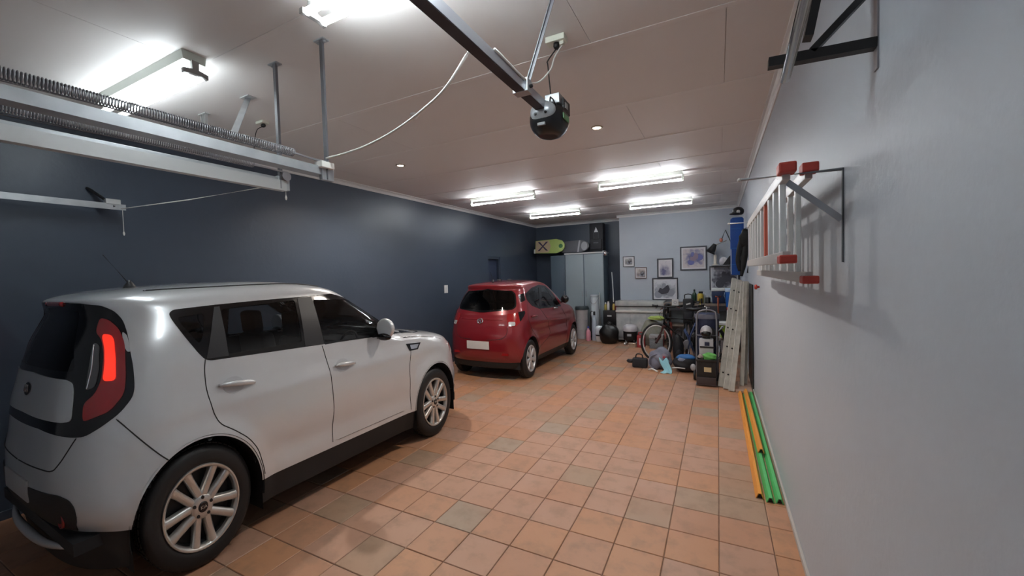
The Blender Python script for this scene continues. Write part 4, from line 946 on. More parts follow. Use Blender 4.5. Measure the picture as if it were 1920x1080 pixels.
# tall cabinet
m_cab = mat('cabinet_grey', (.31, .37, .395), .45); m_cabd = mat('cabinet_dark', (.10, .14, .175), .5)
cx0, cx1, cxm, yf = -3.42, -2.455, -2.945, 9.64
t = thing('cabinet', 'tall grey two door cabinet in the back recess', 'cabinet', (cx0, yf, 0))
rbox('carcass', (0, .02, 0), (cx1-cx0, .48, 2.05), m_cabd, t, .003)
for a, c_, hxp in ((0, cxm-cx0-.006, cxm-cx0-.05), (cxm-cx0+.006, cx1-cx0, cxm-cx0+.05)):
    d = rbox('door', (a+.004, 0, .06), (c_-.004, .02, 2.04), m_cab, t, .003); b = nb(); bar(b, (hxp, -.012, 1.0), (hxp, -.012, 1.14), .012, .012); obj('handle', b, m_steel, d)
rbox('top_board', (-.02, -.02, 2.05), (cx1-cx0+.02, .48, 2.085), mat('white_board', (.60, .61, .61), .5), t, .003)
rbox('plinth', (.01, .03, 0), (cx1-cx0-.01, .46, .06), m_blk, t, .002)
t = thing('cabinet', 'narrow dark grey cabinet left of the two door one', 'cabinet', (-3.84, 9.70, 0)); rbox('carcass', (0, .02, 0), (.40, .42, 2.04), m_cabd, t, .003); d = rbox('door', (.006, 0, .05), (.394, .02, 2.02), m_cabd, t, .003); b = nb(); bar(b, (.36, -.01, 1.0), (.36, -.01, 1.14), .012, .012); obj('handle', b, m_steel, d)
# boards and bag on top
m_lime = mat('lime_board', (.42, .56, .15), .4); m_tan = mat('tan_board', (.55, .42, .27), .45)
t = thing('bodyboard', 'lime green and tan bodyboard with dark cross on the cabinets', 'bodyboard', (-3.84, 9.66, 2.10), 0)
def boardpoly(L, H, nose):
    return [(-L/2, H*.06), (-L/2, H*.94), (L*.22, H), (L*.42, H*.86), (L/2, H*.62), (L/2, H*.38), (L*.42, H*.14), (L*.22, 0)] if nose else [(-L/2+L*(.5-.5*math.cos(a)), H/2) for a in (0,)]
Rt = Matrix.Rotation(-.12, 4, 'X')
b = nb(); prism(b, boardpoly(.80, .37, True), -.02, .02, 'xz'); o = obj('core', b, m_lime, t, bevel=.008, auto=40)
b = nb(); prism(b, [(-.385, .03), (-.385, .335), (-.02, .345), (.03, .19), (-.02, .03)], -.024, -.019, 'xz'); o2 = obj('deck_print', b, m_tan, t)
for a, c_ in (((-.30, .08), (-.07, .31)), ((-.30, .31), (-.07, .08))):
    b = nb(); prism(b, [(a[0]-.03, a[1]), (a[0]+.03, a[1]), ((a[0]+c_[0])/2+.018, (a[1]+c_[1])/2), (c_[0]+.03, c_[1]), (c_[0]-.03, c_[1]), ((a[0]+c_[0])/2-.018, (a[1]+c_[1])/2)], -.028, -.0235, 'xz'); obj('cross_print', b, mat('print_purple', (.045, .03, .09), .5), t)
b = nb(); lathe(b, [(.0, -.0235), (.05, -.0235), (.055, -.019)], 16, c=(.30, 0, .18), axis='y', close=False); obj('round_print', b, mat('print_green', (.05, .18, .06), .5), t)
b = nb(); bb(b, (-.44, -.015, .02), (-.39, .015, .13)); obj('tail_fin', b, mat('fin_white', (.7, .7, .66), .5), t)
for o in t.children: o.data.transform(Rt)
t = thing('bodyboard', 'dull grey bodyboard with rounded nose lying on cabinet', 'bodyboard', (-3.16, 9.78, 2.088))
b = nb(); pol = [(-.40, .03), (-.40, .30)] + [(.05+.27*math.sin(a), .165+.155*math.cos(a)) for a in np.linspace(0, math.pi, 14)]; prism(b, pol, -.025, .025, 'xz'); obj('core', b, mat('grey_board', (.13, .135, .15), .4), t, bevel=.008, auto=40)
b = nb(); prism(b, [(.02, .02), (.06, .02), (.10, .31), (.06, .31)], -.03, -.024, 'xz'); obj('stripe', b, mat('stripe_pale', (.45, .46, .48), .4), t)
b = nb(); prism(b, [(.20+.08*math.cos(a), .165+.11*math.sin(a)) for a in np.linspace(0, 6.28, 18)[:-1]], -.03, -.024, 'xz'); obj('nose_patch', b, mat('patch_grey', (.34, .35, .37), .4), t)
for o in t.children: o.data.transform(Matrix.Rotation(-.1, 4, 'X'))
t = thing('backpack', 'black upright backpack with white triangle mark on cabinet', 'bag', (-2.635, 9.82, 2.088))
b = nb(); bb(b, (-.17, -.12, 0), (.17, .12, .70)); obj('body', b, mat('bag_black', (.008, .009, .013), .6), t, bevel=.03, auto=40)
b = nb(); bb(b, (-.14, -.15, .06), (.14, -.11, .30)); obj('pocket', b, mat('bag_black2', (.012, .013, .018), .6), t, bevel=.012, auto=40)
b = nb(); prism(b, [(-.05, .48), (.05, .48), (0, .60)], -.126, -.12, 'xz'); obj('white_mark', b, mat('mark_white', (.7, .7, .72), .5), t)
for x in (-.055, .055): b = nb(); bar(b, (x, -.124, .32), (x, -.124, .47), .012, .006); obj('strap', b, mat('strap_grey', (.12, .12, .14), .6), t)
b = nb(); bar(b, (-.06, -.155, .22), (.06, -.155, .22), .01, .02); obj('zip_pull', b, MATS['strap_grey'], t)
t = thing('clamp_lamp', 'small chrome clamp lamp on right corner of cabinet', 'lamp', (-2.40, 9.62, 2.03))
b = nb(); lathe(b, [(.02, .07), (.05, .03), (.06, -.04), (.055, -.04)], 18, close=False); obj('shade', b, m_chrome, t, smooth=True); b = nb(); bb(b, (-.07, -.01, .05), (.0, .02, .075)); obj('clamp', b, m_steel, t, bevel=.003)
# pictures on the back wall
def print_mat(name, bg, fg, fg2, seed, ctr=(0, 0), sx=1.0, sz=1.0):
    m = mat(name, bg, .5); nt = m.node_tree; p = nt.nodes['Principled BSDF']; tc = nt.nodes.new('ShaderNodeTexCoord'); mp = nt.nodes.new('ShaderNodeMapping'); mp.inputs['Location'].default_value = (-ctr[0]*sx, 0, -ctr[1]*sz); mp.inputs['Scale'].default_value = (sx, 1, sz)
    nt.links.new(tc.outputs['Object'], mp.inputs[0]); ln = nt.nodes.new('ShaderNodeVectorMath'); ln.operation = 'LENGTH'; nt.links.new(mp.outputs[0], ln.inputs[0])
    nz = nt.nodes.new('ShaderNodeTexNoise'); nz.noise_dimensions = '4D'; nz.inputs['W'].default_value = seed; nz.inputs['Scale'].default_value = 13; nz.inputs['Detail'].default_value = 3; nt.links.new(tc.outputs['Object'], nz.inputs['Vector'])
    ad = nt.nodes.new('ShaderNodeMath'); ad.operation = 'MULTIPLY_ADD'; ad.inputs[1].default_value = 1.6; nt.links.new(nz.outputs['Fac'], ad.inputs[0]); nt.links.new(ln.outputs['Value'], ad.inputs[2])
    cr = nt.nodes.new('ShaderNodeValToRGB'); cr.color_ramp.elements[0].position = .55; cr.color_ramp.elements[0].color = (*fg, 1); cr.color_ramp.elements[1].position = 1.0; cr.color_ramp.elements[1].color = (*bg, 1); e = cr.color_ramp.elements.new(.80); e.color = (*fg2, 1)
    mr = nt.nodes.new('ShaderNodeMath'); mr.operation = 'MULTIPLY'; mr.inputs[1].default_value = .62; nt.links.new(ad.outputs[0], mr.inputs[0]); nt.links.new(mr.outputs[0], cr.inputs[0]); nt.links.new(cr.outputs[0], p.inputs['Base Color']); return m
def picture(px, py, qx, qy, fw, matw, fcol, pm, label, Y=YB):
    a, c_ = C(px, py, Y), C(qx, qy, Y); w, h = c_.x-a.x, a.z-c_.z
    t = thing('picture', label, 'picture', ((a.x+c_.x)/2, Y-.002, (a.z+c_.z)/2), 0, 'framed pictures on the back wall')
    for z in (-1, 1): b = nb(); bb(b, (-w/2, -.022, z*(h/2-fw) if z > 0 else -h/2), (w/2, 0, h/2 if z > 0 else -h/2+fw)); obj('frame_bar', b, fcol, t, bevel=.002)
    for x in (-1, 1): b = nb(); bb(b, (x*(w/2-fw) if x > 0 else -w/2, -.022, -h/2+fw), (w/2 if x > 0 else -w/2+fw, 0, h/2-fw)); obj('frame_bar', b, fcol, t, bevel=.002)
    b = nb(); bb(b, (-w/2+fw, -.010, -h/2+fw), (w/2-fw, -.002, h/2-fw)); obj('mount', b, mat('mount_white', (.66, .65, .66), .5), t)
    b = nb(); bb(b, (-w/2+fw+matw, -.013, -h/2+fw+matw), (w/2-fw-matw, -.009, h/2-fw-matw)); obj('print', b, pm, t); return t, w-2*fw-2*matw, h-2*fw-2*matw
def motif(tw, m, m2, cx, cz, k, lean):
    t, w, h = tw; r = h*k*.26; Rl = Matrix.Rotation(lean, 2)
    def put(pts): return [tuple(Rl @ Vector(p)+Vector((cx*w, cz*h))) for p in pts]
    def flat(name, pts, mm, d=0): b = nb(); prism(b, put(pts), -.0150-d, -.0128, 'xz'); obj(name, b, mm, t)
    for sx_ in (-1, 1): flat('printed_wheel', [(sx_*r*1.55+r*math.cos(a), -r*.6+r*math.sin(a)) for a in np.linspace(0, 6.28, 17)[:-1]], m)
    flat('printed_body', [(-r*1.5, r*.1), (-r*.9, r*1.1), (-r*.2, r*.7), (r*.5, r*1.3), (r*1.3, r*1.5), (r*1.5, r*.3), (r*.9, -r*.6), (-r*.7, -r*.7)], m2, .0004)
    flat('printed_rider', [(-r*.6, r*.9), (-r*.2, r*1.9), (r*.3, r*2.2), (r*.8, r*1.9), (r*.6, r*1.2), (r*.0, r*.8)], m, .0008)
pk = mat('ink_dark', (.05, .05, .065), .5); pg = mat('ink_grey', (.28, .29, .33), .5); pb = mat('ink_blue', (.12, .13, .34), .5); pr_ = mat('ink_rust', (.26, .19, .24), .5)
fd = mat('frame_dark', (.045, .050, .06), .4); fg_ = mat('frame_grey', (.16, .16, .17), .4)
motif(picture(1168, 481, 1190, 500, .016, .035, fg_, print_mat('print_small_a', (.62, .60, .58), (.08, .08, .09), (.28, .27, .27), 1, (.03, -.01), 5, 7), 'smallest framed picture beside the dark recess corner'), pg, pk, .1, -.1, .6, 0)
motif(picture(1190.5, 501.5, 1213, 522, .014, .02, mat('frame_brown', (.17, .11, .10), .4), print_mat('print_small_b', (.55, .50, .47), (.10, .10, .13), (.33, .28, .27), 2, (.03, -.03), 5, 7), 'small brown framed picture lower right of the smallest one'), pg, pk, .15, -.2, .5, 0)
picture(1232, 485, 1263, 521, .030, .028, fd, print_mat('print_portrait', (.60, .58, .60), (.10, .10, .20), (.40, .38, .45), 3, (-.03, -.08), 5, 4), 'dark framed upright picture between the small and the wide ones')
motif(picture(1223, 521.5, 1272, 563, .026, .022, fd, print_mat('print_bike_white', (.62, .63, .66), (.16, .17, .20), (.40, .41, .45), 4, (.0, -.05), 2.6, 4), 'wide framed black and white picture just above the white ledge'), pg, pk, -.05, -.12, .8, .15)
motif(picture(1275, 463, 1326, 506, .028, .030, fd, print_mat('print_rider', (.56, .50, .50), (.07, .08, .20), (.28, .26, .36), 5, (.04, .02), 3.2, 4.2), 'dark framed colour picture hung highest'), pb, pr_, .05, .0, .62, .5)
motif(picture(1330, 499, 1386, 543, .022, .02, fd, print_mat('print_dark_bike', (.44, .45, .49), (.03, .03, .04), (.13, .13, .16), 6, (.02, -.02), 2.8, 3.6), 'grey framed picture half behind the hanging blue bag'), pk, pk, .05, -.1, .75, .35)
# white ledge and workbench along the back wall
m_ledge = mat('old_white_paint', (.50, .50, .48), .55, noise=(5, (.30, .31, .32), .9))
t = thing('chest', 'long low white metal chest below the pictures', 'chest', (-2.06, 9.10, 0))
rbox('body', (0, .04, .05), (1.0, .46, .80), m_ledge, t, .012); rbox('lid', (-.01, 0, .82), (1.02, .47, .925), m_ledge, t, .012); rbox('ridge', (-.005, .005, .68), (1.0, .05, .72), mat('ridge_cream', (.62, .60, .55), .5), t, .006)
for x in (.05, .38, .70): rbox('side_panel', (x, .025, .12), (x+.26, .045, .64), m_ledge, t, .006)
for x in (.03, .93): rbox('foot', (x, .08, 0), (x+.05, .42, .05), m_blk, t, .003)
m_bench = mat('bench_wood', (.27, .22, .18), .6, noise=(7, (.20, .16, .13), .8))
t = thing('workbench', 'wooden workbench behind the bicycles along the back wall', 'workbench', (-1.03, 9.05, 0)); rbox('top', (0, 0, .84), (1.40, .52, .89), m_bench, t, .004); rbox('shelf', (.03, .04, .40), (1.37, .5, .43), m_bench, t, .004)
for x in (.02, 1.32):
    for y in (.03, .45): rbox('leg', (x, y, 0), (x+.06, y+.06, .84), m_bench, t, .003)
rbox('apron', (.05, .01, .74), (1.35, .03, .84), mat('bench_dark', (.05, .05, .06), .5), t, .002)
BZ = .892
def cooler(x0, x1, y0, y1, z0, h, mb, ml, label, nm='cooler_box', cat='cooler'):
    t = thing(nm, label, cat, (x0, y0, z0)); w, d = x1-x0, y1-y0; b = nb(); vs = bb(b, (0, 0, 0), (w, d, h*.82))
    for v in vs:
        if v.co.z < .01: v.co.x = w/2+(v.co.x-w/2)*.90; v.co.y = d/2+(v.co.y-d/2)*.92
    obj('body', b, mb, t, bevel=.012, auto=40); rbox('lid', (-.008, -.008, h*.82), (w+.008, d+.008, h), ml, t, .012)
    b = nb(); tube(b, [(-.004, d*.5-.0, h*.45), (-.02, d*.45, h*.6), (-.012, d*.5, h*.78)], .006, 6); obj('handle', b, ml, t, smooth=True)
m_wl = mat('lid_white', (.68, .69, .68), .4)
a, c_ = C(1334, 541, 9.1), C(1361, 580, 9.1)
cooler(a.x, c_.x, 9.10, 9.42, BZ, a.z-BZ, mat('navy_plastic', (.018, .032, .085), .4), m_wl, 'navy cooler box with white lid on the workbench')
a, c_ = C(1360, 541, 8.95), C(1381, 572, 8.95)
t = thing('storage_tub', 'red topped white box under the bright blue one', 'box', (a.x+.02, 8.66, 0)); rbox('body', (0, 0, 0), (.19, .25, .80), mat('box_white', (.52, .53, .52), .5), t, .01); rbox('lid', (-.005, -.005, .80), (.195, .255, .848), mat('lid_red', (.42, .05, .06), .45), t, .008)
p = C(1360, 541, 8.66); cooler(p.x, C(1382, 541, 8.66).x, 8.66, 8.92, .852, p.z-.852, mat('bright_blue_plastic', (.008, .11, .42), .4), mat('lid_pale_blue', (.55, .66, .80), .4), 'bright blue cooler box with pale lid beside the planks')
# small things on the bench
def bottle(name, label, cat, x, y, z, r, h, mb, mc, tri=False, neck=.35):
    t = thing(name, label, cat, (x, y, z)); b = nb(); lathe(b, [(r*.92, 0), (r, h*.04), (r, h*.60), (r*.75, h*.72), (r*neck, h*.78), (r*neck, h*.88)], 16); obj('body', b, mb, t, auto=50); b = nb(); lathe(b, [(r*neck*1.15, h*.87), (r*neck*1.15, h*.98), (r*neck*.8, h)], 12); obj('cap', b, mc, t, auto=50); return t
p = C(1302, 552, 9.3); bottle('bottle', 'dark green bottle on workbench left of the yellow one', 'bottle', p.x, 9.3, BZ, .045, .28, mat('bottle_green', (.02, .06, .035), .3), m_blk)
p = C(1320, 552, 9.3); bottle('bottle', 'slim white bottle between yellow sprayer and black tin', 'bottle', p.x, 9.3, BZ, .028, .22, m_wl, m_wl)
p = C(1327, 553, 9.2); t = thing('paint_tin', 'black tin with white knob beside the navy cooler', 'tin', (p.x, 9.2, BZ)); b = nb(); lathe(b, [(.05, 0), (.05, .11), (.045, .115)], 18); obj('body', b, m_blk, t, auto=50); b = nb(); ball(b, (0, 0, .135), (.025, .025, .022), 2); obj('knob', b, m_wl, t, smooth=True)
p = C(1313, 549, 9.23); t = thing('sprayer', 'yellow sprayer bottle with black nozzle on workbench', 'sprayer', (p.x, 9.23, BZ)); b = nb(); lathe(b, [(.055, 0), (.06, .02), (.06, .17), (.04, .20)], 16); obj('body', b, mat('yellow_plastic', (.62, .45, .06), .4), t, auto=50); b = nb(); bb(b, (-.02, -.075, .02), (.04, -.055, .10)); obj('label', b, m_blk, t, bevel=.004); b = nb(); bb(b, (-.03, -.05, .20), (.05, .02, .24)); obj('nozzle', b, m_blk, t, bevel=.006)
for x0_, x1_, hh, lab in ((1290, 1304, .055, 'flat black case on workbench left end'), (1303, 1318, .05, 'flat black case in front of the yellow sprayer')):
    a = C(x0_, 560, 9.08); c_ = C(x1_, 560, 9.08); t = thing('tool_case', lab, 'case', (a.x, 9.06, BZ)); rbox('body', (0, 0, 0), (c_.x-a.x-.01, .06, hh), m_blk, t, .006); b = nb(); bar(b, (.03, -.004, hh*.5), (.08, -.004, hh*.5), .006, .012); obj('latch', b, m_steel, t)
# desk lamp, hat and caps on the wall picture shelf
SHZ = C(1345, 497, 9.3).z
t = thing('wall_shelf', 'narrow wall shelf under the desk lamp', 'shelf', (C(1334, 498, 9.4).x, 9.30, SHZ-.022)); rbox('board', (0, 0, 0), (.36, .278, .02), fg_, t, .003)
for x in (.05, .31): rbox('support', (x, .20, -.07), (x+.02, .276, 0), fg_, t, .002)
t = thing('desk_lamp', 'desk lamp with black shade and cream stand on wall shelf', 'lamp', (C(1341, 497, 9.38).x, 9.38, SHZ))
m_cream = mat('cream_enamel', (.68, .62, .52), .4)
b = nb(); lathe(b, [(.06, 0), (.06, .015), (.03, .025), (.028, .20), (.02, .22)], 18); obj('stand', b, m_cream, t, auto=50)
sh = C(1336, 466, 9.36)-Vector(t.location); b = nb(); lathe(b, [(.035, .10), (.05, .04), (.085, -.08), (.10, -.10), (.095, -.10), (.03, .07)], 20, close=False)
Rq = Matrix.Rotation(.5, 3, 'Y')
for v in b.verts: v.co = Rq @ v.co + sh
obj('shade', b, m_blk, t, smooth=True)
q1, q2, q3 = C(1343, 459, 9.38)-Vector(t.location), C(1362, 451, 9.38)-Vector(t.location), C(1352, 452, 9.38)-Vector(t.location)
b = nb(); tube(b, [q1, q2], .010, 8); obj('arm', b, m_cream, t, smooth=True); b = nb(); tube(b, [(0, 0, .2), (.01, 0, .3), q1], .008, 8); obj('neck', b, m_cream, t, smooth=True)
b = nb(); ball(b, q3+Vector((0, -.02, .02)), (.035, .03, .045), 2); obj('joint', b, mat('joint_copper', (.55, .20, .13), .4), t, smooth=True)
q4, q5 = C(1360, 431, 9.38)-Vector(t.location), C(1376, 466, 9.38)-Vector(t.location); b = nb(); tube(b, [q3, q4, q5], .009, 8); obj('spring_arm', b, m_blk, t, smooth=True)
t = thing('cap', 'white and black cap on wall shelf beside desk lamp', 'cap', (C(1357, 497, 9.36).x, 9.40, SHZ)); b = nb(); ball(b, (0, 0, .07), (.085, .08, .095), 3, flat=.07); obj('crown', b, mat('cap_white', (.62, .60, .62), .7), t, smooth=True); b = nb(); prism(b, [(-.02, .0), (.12, .0), (.13, .20), (.09, .16)], -.09, -.06, 'xz'); obj('flap', b, m_blk, t, bevel=.004)
# blue board bag, cap and straps hung on the right wall near the back
YH = 7.35
a, c_ = C(1369, 405, YH), C(1402, 405, YH); zt_, zb_ = C(1385, 407, YH).z, C(1372, 516, YH).z; w = c_.x-a.x
t = thing('board_bag', 'long blue zipped bag hanging on right wall', 'bag', (a.x, YH, zb_)); H_ = zt_-zb_
m_bb = mat('blue_nylon', (.008, .080, .36), .55, noise=(6, (.006, .055, .26), .8)); x0_ = 0; x1_ = min(w, XR-.03-a.x)
b = nb(); prism(b, [(0, .02), (.02, 0), (x1_*.72, 0), (x1_*.75, H_*.30), (x1_, H_*.60), (x1_, H_*.97), (x1_-.02, H_), (.03, H_), (0, H_*.97)], 0, .07, 'xz'); obj('body', b, m_bb, t, bevel=.015, auto=40)
for zz in (.80, .46, .18): b = nb(); bb(b, (.002, -.004, H_*zz), (x1_*.74, .003, H_*zz+.012)); obj('strap', b, mat('strap_blue', (.01, .12, .42), .5), t)
b = nb(); bb(b, (.004, -.006, .02), (.012, .0, H_*.45)); obj('piping', b, m_wl, t); b = nb(); tube(b, [(.12, .03, -.0), (.125, .03, -.09), (.13, .03, -.17)], [.014, .010, .006], 6); obj('tail_strap', b, m_blk, t)
p = C(1384, 400, YH-.03); t = thing('cap', 'black cap with white mark hooked above the blue bag', 'cap', p); b = nb(); ball(b, (0, .02, .03), (.085, .07, .075), 3, flat=.05); obj('crown', b, m_blk, t, smooth=True); b = nb(); ball(b, (-.05, -.06, -.01), (.08, .07, .018), 2); obj('brim', b, m_blk, t, smooth=True); b = nb(); ball(b, (0.0, -.055, .02), (.026, .01, .03), 2); obj('white_mark', b, m_wl, t, smooth=True)
t = thing('wetsuit', 'limp black wetsuit and straps hanging in front of blue bag', 'wetsuit', (C(1396, 435, 6.95).x-.01, 6.95, C(1396, 432, 6.95).z)); m_ws = mat('neoprene', (.006, .006, .007), .6)
def pxv(x, y, Y): return C(x, y, Y)-Vector(t.location)
for pts, r in (([(1394, 434), (1390, 450), (1386, 470), (1384, 490), (1388, 508)], [.02, .035, .04, .035, .03]), ([(1398, 432), (1398, 455), (1396, 480), (1393, 500), (1390, 518)], [.025, .045, .045, .04, .02]), ([(1402, 434), (1405, 455), (1408, 472), (1407, 490), (1403, 512)], [.02, .03, .032, .028, .02])):
    P = curve([pxv(x, y, 6.95) for x, y in pts], 6); rr = np.interp(np.linspace(0, 1, len(P)), np.linspace(0, 1, len(r)), r); b = nb(); tube(b, P, [float(q) for q in rr], 10)
    for v in b.verts: v.co.y *= .6
    obj('limb', b, m_ws, t, smooth=True)
b = nb(); ball(b, pxv(1398, 448, 6.95), (.09, .045, .14), 3, .12, 4); obj('torso', b, m_ws, t, smooth=True)
b = nb(); tube(b, [pxv(1398, 434, 6.95), pxv(1398, 427, 7.0), Vector((XR-.005-t.location.x, .05, .04))], .008, 6); obj('hook', b, m_steel, t)
# ================================================================== BICYCLES AND CLUTTER ON THE FLOOR
VZ = 1.30   # upright stretch of round things, as for the cars
def bike(loc, rz, label, fc, accent, grp='bicycles'):
    t = thing('bicycle', label, 'bicycle', loc, rz, grp); R = .265; H = .345   # half width and half height of a wheel; x forward
    def ring(bm, cx, Ra, Rb, r, n=40, seg=6): 
        P = [Vector((cx+Ra*math.cos(a), 0, H+Rb*math.sin(a))) for a in np.linspace(0, 2*math.pi, n+1)[:-1]]; rg = []
        for k, p in enumerate(P):
            d = (P[(k+1) % n]-P[k-1]).normalized(); u = Vector((0, 1, 0)); v = d.cross(u); rg.append([bm.verts.new(p+(u*math.cos(2*math.pi*q/seg)+v*math.sin(2*math.pi*q/seg))*r) for q in range(seg)])
        for k in range(n):
            A, B = rg[k], rg[(k+1) % n]
            for q in range(seg): bm.faces.new((A[q], B[q], B[(q+1) % seg], A[(q+1) % seg]))
    wb = .84
    for cx in (0, -wb):
        b = nb(); ring(b, cx, R-.018, H-.022, .020); w = obj('wheel', b, m_rub, t, smooth=True)
        b = nb(); ring(b, cx, R-.046, H-.052, .012); obj('rim', b, mat('rim_silver', (.68, .68, .70), .3, .3) if cx == 0 else m_blk, w, smooth=True)
        b = nb()
        for k in range(18): a = 2*math.pi*k/18; tube(b, [(cx+.015*math.cos(a+.9), .012*(-1)**k, H+.015*math.sin(a+.9)), (cx+(R-.05)*math.cos(a), 0, H+(H-.055)/(R-.05)*(R-.05)*math.sin(a))], .0014, 4, cap=False)
        o = obj('spokes', b, m_chrome, w); o['kind'] = 'stuff'
        b = nb(); lathe(b, [(.016, -.035), (.022, -.03), (.014, 0), (.022, .03), (.016, .035)], 12, c=(cx, 0, H), axis='y'); obj('hub', b, m_blk, w, auto=50)
    hb = Vector((-.16, 0, .80)); hl_ = Vector((-.135, 0, .66)); bb_ = Vector((-.50, 0, .33)); st = Vector((-.585, 0, .74)); ra = Vector((-wb, 0, H))
    b = nb(); tube(b, [hl_+Vector((.0, 0, .02)), bb_], .028, 8); tube(b, [hb-Vector((0, 0, .03)), st], .024, 8); tube(b, [bb_, st], .022, 8); tube(b, [hl_, hb], .028, 10)
    for s_ in (-1, 1): tube(b, [bb_+Vector((0, s_*.02, 0)), ra+Vector((0, s_*.045, 0))], .010, 6); tube(b, [st+Vector((0, s_*.015, -.03)), ra+Vector((0, s_*.045, 0))], .009, 6)
    obj('frame', b, fc, t, smooth=True)
    b = nb()
    for s_ in (-1, 1): tube(b, [(-.115, s_*.05, .62), (-.06, s_*.05, .45), (0, s_*.045, H)], [.024, .022, .015], 8)
    box(b, (-.125, 0, .63), (.05, .12, .03)); obj('fork', b, accent, t, smooth=False)
    b = nb(); tube(b, [hb, hb+Vector((-.005, 0, .10)), hb+Vector((.035, 0, .12))], .016, 8); obj('stem', b, m_blk, t, smooth=True)
    b = nb(); tube(b, curve([(-.15, -.25, .945), (-.135, -.12, .925), (-.125, 0, .92), (-.135, .12, .925), (-.15, .25, .945)], 5), .014, 8); hbar = obj('handlebar', b, m_blk, t, smooth=True)
    for s_ in (-1, 1):
        b = nb(); tube(b, [(-.15, s_*.17, .937), (-.158, s_*.27, .948)], .023, 8); obj('grip', b, m_blk, hbar, smooth=True); b = nb(); bar(b, (-.13, s_*.15, .93), (-.08, s_*.21, .90), .012, .01); obj('brake_lever', b, m_chrome, hbar)
    b = nb(); tube(b, [st, st+Vector((-.03, 0, .16))], .014, 8); obj('seat_post', b, m_chrome, t, smooth=True)
    b = nb(); ball(b, st+Vector((-.03, 0, .18)), (.13, .06, .028), 3)
    for v in b.verts:
        k = (v.co.x-(st.x-.03))/.13; v.co.y *= (1-.55*max(0, k)); v.co.z += .012*k*k
    obj('saddle', b, m_blk, t, smooth=True)
    b = nb(); lathe(b, [(.075, -.004), (.08, 0), (.075, .004)], 20, c=bb_+Vector((0, .05, 0)), axis='y'); bar(b, bb_+Vector((0, .065, 0)), bb_+Vector((.08, .065, -.16)), .012, .022); bar(b, bb_+Vector((0, -.065, 0)), bb_+Vector((-.08, -.065, .16)), .012, .022); box(b, bb_+Vector((.08, .10, -.165)), (.06, .06, .016)); box(b, bb_+Vector((-.08, -.10, .165)), (.06, .06, .016)); obj('crankset', b, m_steel, t)
    b = nb(); tube(b, curve([hb+Vector((.02, .04, .12)), hb+Vector((.10, .03, .04)), hb+Vector((.02, .02, -.10)), bb_+Vector((.1, .02, .2))], 6), .003, 5); obj('brake_cable', b, m_blk, t, smooth=True)
    return t
c0 = onz(1238, 684); bike((-.97, 7.34, 0), math.radians(188), 'mountain bike with shining front rim facing the red car', m_blk, mat('fork_black_red', (.06, .02, .02), .35))
bike((C(1253, 630, 7.72).x, 7.72, 0), math.radians(-84), 'bicycle with red fork facing the camera behind the shining rim', m_blk, mat('fork_red', (.26, .06, .045), .35))
bike((C(1289, 630, 7.8).x, 7.82, 0), math.radians(-93), 'black bicycle facing the camera under the pannier bag', m_blk, m_blk)
# helmet and white pad on the handlebar
p = C(1266, 567, 7.70); t = thing('race_plate', 'white square plate hung on the handlebar of the bicycles', 'plate', p); b = nb(); bb(b, (-.055, -.005, -.055), (.055, .005, .055)); obj('plate', b, m_wl, t, bevel=.004); b = nb(); lathe(b, [(.018, -.007), (.026, -.007), (.026, -.005)], 16, axis='y', close=False); obj('ring_print', b, m_steel, t)
# hand trolley with crate
tx, ty = -.285, 6.18
t = thing('trolley', 'grey folding hand trolley with arched handle behind black crate', 'trolley', (tx, ty, 0)); m_tub = mat('grey_tube', (.22, .22, .24), .4, .4)
b = nb(); P = [(.0, .10, .02), (.0, .16, .6), (.01, .21, .93), (.05, .22, .99), (.14, .22, 1.01), (.22, .22, .99), (.255, .21, .93), (.26, .16, .6), (.26, .10, .02)]; tube(b, curve(P, 5), .012, 8); obj('frame', b, m_tub, t, smooth=True)
for z in (.35, .65): b = nb(); tube(b, [(.0, .10+.07*z, z), (.26, .10+.07*z, z)], .008, 8); obj('cross_bar', b, m_tub, t, smooth=True)
b = nb(); bb(b, (0, -.17, .012), (.26, .11, .022)); obj('toe_plate', b, m_tub, t)
for x in (-.03, .29): b = nb(); lathe(b, [(.02, -.014), (.06, -.014), (.066, 0), (.06, .014), (.02, .014)], 18, c=(x, .14, .066), axis='x'); obj('wheel', b, m_rub, t, auto=50)
t = thing('crate', 'black plastic crate with cream label on the trolley', 'crate', (tx+.012, ty-.155, .024)); m_cr = mat('crate_black', (.016, .013, .013), .5)
W_, D_, H_ = .235, .235, .34
for a, c_ in (((0, 0, 0), (W_, .012, H_)), ((0, D_-.012, 0), (W_, D_, H_)), ((0, .012, 0), (.012, D_-.012, H_)), ((W_-.012, .012, 0), (W_, D_-.012, H_)), ((.012, .012, 0), (W_-.012, D_-.012, .012))): rbox('panel', a, c_, m_cr, t, .002)
rbox('rim', (-.008, -.012, H_-.03), (W_+.008, .0, H_), m_cr, t, .003); rbox('front_ledge', (-.004, -.04, .0), (W_+.004, -.001, .10), mat('crate_brown', (.05, .035, .035), .45), t, .01)
rbox('label', (.09, -.004, .17), (.18, -.0005, .235), mat('label_cream', (.60, .48, .28), .6), t, 0); 
for k in range(3): rbox('rib', (.02+.07*k, -.006, .26), (.05+.07*k, 0, .30), m_cr, t, 0)
t = thing('cloth', 'lime green crumpled cloth heaped in the black crate', 'cloth', (tx+.17, ty-.095, .35)); b = nb(); ball(b, (0, 0, .045), (.085, .045, .055), 4, .12, 3); obj('heap', b, mat('lime_cloth', (.13, .42, .10), .8), t, smooth=True)
t = thing('rag', 'grey and brown rag on left rim of crate', 'rag', (tx+.060, ty-.10, .366)); b = nb(); ball(b, (0, 0, .025), (.035, .04, .03), 4, .15, 5); obj('heap', b, mat('rag_grey', (.30, .25, .23), .8), t, smooth=True)
